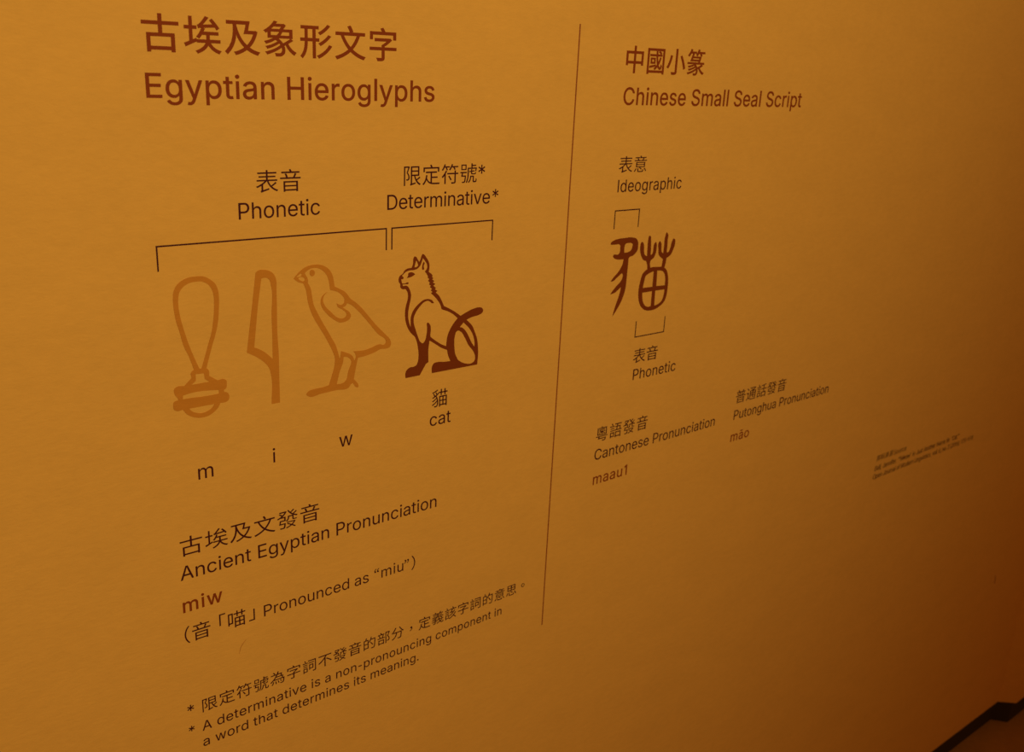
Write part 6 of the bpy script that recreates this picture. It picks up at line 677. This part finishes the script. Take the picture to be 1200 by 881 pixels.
text_line('caption_text', 'single dark Chinese character for cat directly below the cat drawing', 'body',
          [('c', '貓', 542.1, 563.2, -356.9, 22)], CW)
text_line('caption_text', 'dark word cat below the cat drawing', 'body', [('l', 'cat', 539.8, 567.1, -379.1, 14.4)], BW)
text_line('caption_text', 'small dark Chinese caption above the word Ideographic', 'body',
          [('c', '表意', 794.5, 839.6, -116.6, 20.6)], CW, wide=1.15)
text_line('caption_text', 'dark caption reading Ideographic above the small bracket', 'body',
          [('l', 'Ideographic', 795, 904, -140.2, 14.2)], BW)
text_line('caption_text', 'two small dark Chinese characters below the upturned bracket on the right', 'body',
          [('c', '表音', 846.4, 890.7, -355.7, 20.8)], CW, wide=1.13)
text_line('caption_text', 'dark caption reading Phonetic below the upturned bracket on the right', 'body',
          [('l', 'Phonetic', 848.6, 928, -379.5, 14.3)], BW)

# ------------------------------------------------------------ pronunciation blocks
text_line('pronunciation_text', 'dark Chinese line above Ancient Egyptian Pronunciation', 'body',
          [('c', '古埃及文發音', 264.2, 406.9, -451.6, 21.6)], CW, wide=1.1)
text_line('pronunciation_text', 'dark line reading Ancient Egyptian Pronunciation', 'body',
          [('l', 'Ancient Egyptian Pronunciation', 262.8, 550.9, -477.6, 14.4)], BW)
text_line('pronunciation_text', 'bold russet word miw below Ancient Egyptian Pronunciation', 'heading',
          [('l', 'miw', 263, 301.7, -512.2, 14.4)], 0.008)
text_line('pronunciation_text', 'dark bracketed line of Chinese and English reading Pronounced as miu', 'body',
          [('c', '（', 262.8, 268, -544.6, 20), ('c', '音', 270.2, 288.3, -544.6, 20.2), ('c', '「', 297.2, 304, -543.0, 20),
           ('c', '喵', 306.0, 324, -544.6, 20.4), ('c', '」', 327.5, 333.5, -543.0, 20),
           ('l', 'Pronounced as', 343.4, 464.3, -544.7, 12.7), ('l', '“', 471.3, 477.6, -544.7, 12.7), ('l', 'miu', 480.2, 508.2, -544.7, 12.7), ('l', '”', 509.4, 515.7, -544.7, 12.7), ('c', '）', 519, 523, -546.0, 19)], CW)
text_line('pronunciation_text', 'dark Chinese line above Cantonese Pronunciation', 'body',
          [('c', '粵語發音', 791.8, 884.0, -451.0, 21.6)], CW)
text_line('pronunciation_text', 'dark line reading Cantonese Pronunciation', 'body',
          [('l', 'Cantonese Pronunciation', 791.6, 1023.4, -477.3, 14.4)], BW)
text_line('pronunciation_text', 'russet word maau1 below Cantonese Pronunciation', 'heading',
          [('l', 'maau1', 792.3, 853.1, -511.6, 14.4)], 0.005, wide=1.03)
text_line('pronunciation_text', 'dark five-character Chinese line above Putonghua Pronunciation', 'body',
          [('c', '普通話發音', 1065, 1181.6, -451.0, 21.6)], CW, wide=1.09)
text_line('pronunciation_text', 'dark line reading Putonghua Pronunciation', 'body',
          [('l', 'Putonghua Pronunciation', 1065.3, 1297.4, -477.3, 14.4)], BW)
text_line('pronunciation_text', 'russet word with macron below Putonghua Pronunciation', 'heading',
          [('l', 'māo', 1064.3, 1106, -511.4, 14.4)], 0.005, wide=1.05)

# ------------------------------------------------------------ footnote
text_line('footnote_text', 'long dark Chinese footnote line with asterisk at the lower left', 'body',
          [('l', '*', 260.2, 267.5, -628.6, 12.6), ('c', '限定符號為字詞不發音的部分，定義該字詞的意思。', 275.2, 687, -628.8, 16.8)], -0.001)
text_line('footnote_text', 'dark footnote line with asterisk beginning A determinative is', 'body',
          [('l', '*', 260.2, 267, -651.6, 11), ('l', 'A determinative is a non-pronouncing component in', 273.9, 651.9, -651.6, 11)], 0.0)
text_line('footnote_text', 'lowest dark footnote line beginning a word that determines', 'body',
          [('l', 'a word that determines its meaning.', 273.7, 530.6, -670.2, 11)], 0.0)

# ------------------------------------------------------------ source credit, letters too small to tell apart
text_line('source_text', 'tiny source credit, top line ending in the word Source', 'body',
          [('c', '資料來源', 1484, 1536.5, -639.0, 12.6), ('l', 'Source', 1540.1, 1581, -639.8, 9.2)], -0.0025, True)
text_line('source_text', 'tiny source credit, middle line with author and quoted title', 'body',
          [('l', 'Ball,', 1483.4, 1504, -658.0, 9.2), ('l', 'Jennifer.', 1509, 1554, -658.0, 9.2), ('l', '“‘Meow’', 1560, 1601.5, -658.0, 9.2),
           ('l', 'is', 1608.5, 1616.5, -658.0, 9.2), ('l', 'Just', 1621.5, 1643.5, -658.0, 9.2), ('l', 'Another', 1648, 1688.5, -658.0, 9.2),
           ('l', 'Name', 1694, 1726, -658.0, 9.2), ('l', 'for', 1730.5, 1743, -658.0, 9.2), ('l', '‘Cat’.”', 1750, 1778, -658.0, 9.2)], -0.0025, True)
text_line('source_text', 'tiny source credit, bottom line with journal name and year', 'body',
          [('l', 'Open Journal of Modern Linguistics,', 1482.2, 1679, -674.0, 9.2), ('l', 'vol. 6, no. 3', 1684.4, 1746, -674.0, 9.2),
           ('l', '(2016):', 1751.5, 1787, -674.0, 9.2), ('l', '170-178', 1792.2, 1838, -674.0, 9.2)], -0.0025, True)

# ------------------------------------------------------------ rules and brackets
dv = bpy.data.objects.new('divider_line', plate_mesh('divider_line', [bar_rings(-0.0008, 0.0008, -0.7312, 0.0)], -PLATE, 0.0001, M['rule']))
link(dv); dv.location = (0.7206, WALL_Y, 0.0393)
tag(dv, 'long thin russet vertical line dividing the two text columns', 'line')
bracket('wide dark bracket above the three pale hieroglyph signs', 262.4, 484.5, -161.2, -182.4)
bracket('dark bracket above the cat drawing, below Determinative', 490.8, 614.4, -161.2, -182.4)
bracket('small dark bracket above the seal script character, below Ideographic', 794.2, 834.3, -161.7, -183)
bracket('small upturned dark bracket below the seal script character', 845.9, 898.0, -322.2, -301.6)

# ------------------------------------------------------------ drawings
drawing('jar', 'jar_sign', 'pale orange looped jar hieroglyph, leftmost of the pale signs', 'pale')
drawing('reed', 'reed_leaf_sign', 'pale orange reed leaf hieroglyph between the jar and the chick', 'pale')
drawing('chick', 'chick_sign', 'pale orange quail chick hieroglyph left of the seated cat', 'pale')
drawing('cat', 'cat_sign', 'deep russet seated cat hieroglyph facing left with raised tail', 'sign')
drawing('sealcat', 'seal_script_character', 'deep russet seal script character for cat between two small brackets', 'sign')

# ------------------------------------------------------------ a fibre caught on the paint and a scuff
def fibre(name, label, cat, pts, r, mat):
    cu = bpy.data.curves.new(name, 'CURVE'); cu.dimensions = '3D'; cu.bevel_depth = r; cu.bevel_resolution = 2; cu.resolution_u = 6
    sp = cu.splines.new('NURBS'); sp.points.add(len(pts) - 1); sp.use_endpoint_u = True; sp.order_u = 3
    x0, z0 = pts[0][:2]
    for i, p in enumerate(pts): sp.points[i].co = ((p[0] - x0) / 1000, 0, (p[1] - z0) / 1000, 1); sp.points[i].radius = p[2]
    o = link(bpy.data.objects.new(name, cu))
    dg = bpy.context.evaluated_depsgraph_get(); me = bpy.data.meshes.new_from_object(o.evaluated_get(dg))
    bpy.data.objects.remove(o); me.materials.clear(); me.materials.append(M[mat])
    o = link(bpy.data.objects.new(name, me)); o.location = (x0 / 1000, WALL_Y - r * 0.3, z0 / 1000)
    return tag(o, label, cat)
fibre('scuff_mark', 'short faint vertical dark scuff near the right edge of the wall', 'mark',
      [(2098, -1064, .3), (2102, -1076, 1), (2104, -1088, .3)], 0.0012, 'scuff')
fibre('lint_fibre', 'thin curved brown fibre stuck to the wall below the pronounced line', 'fibre',
      [(315.7, -578, .2), (316.6, -573, .7), (319, -568, 1), (323.5, -563.9, .4)], 0.00045, 'lint')
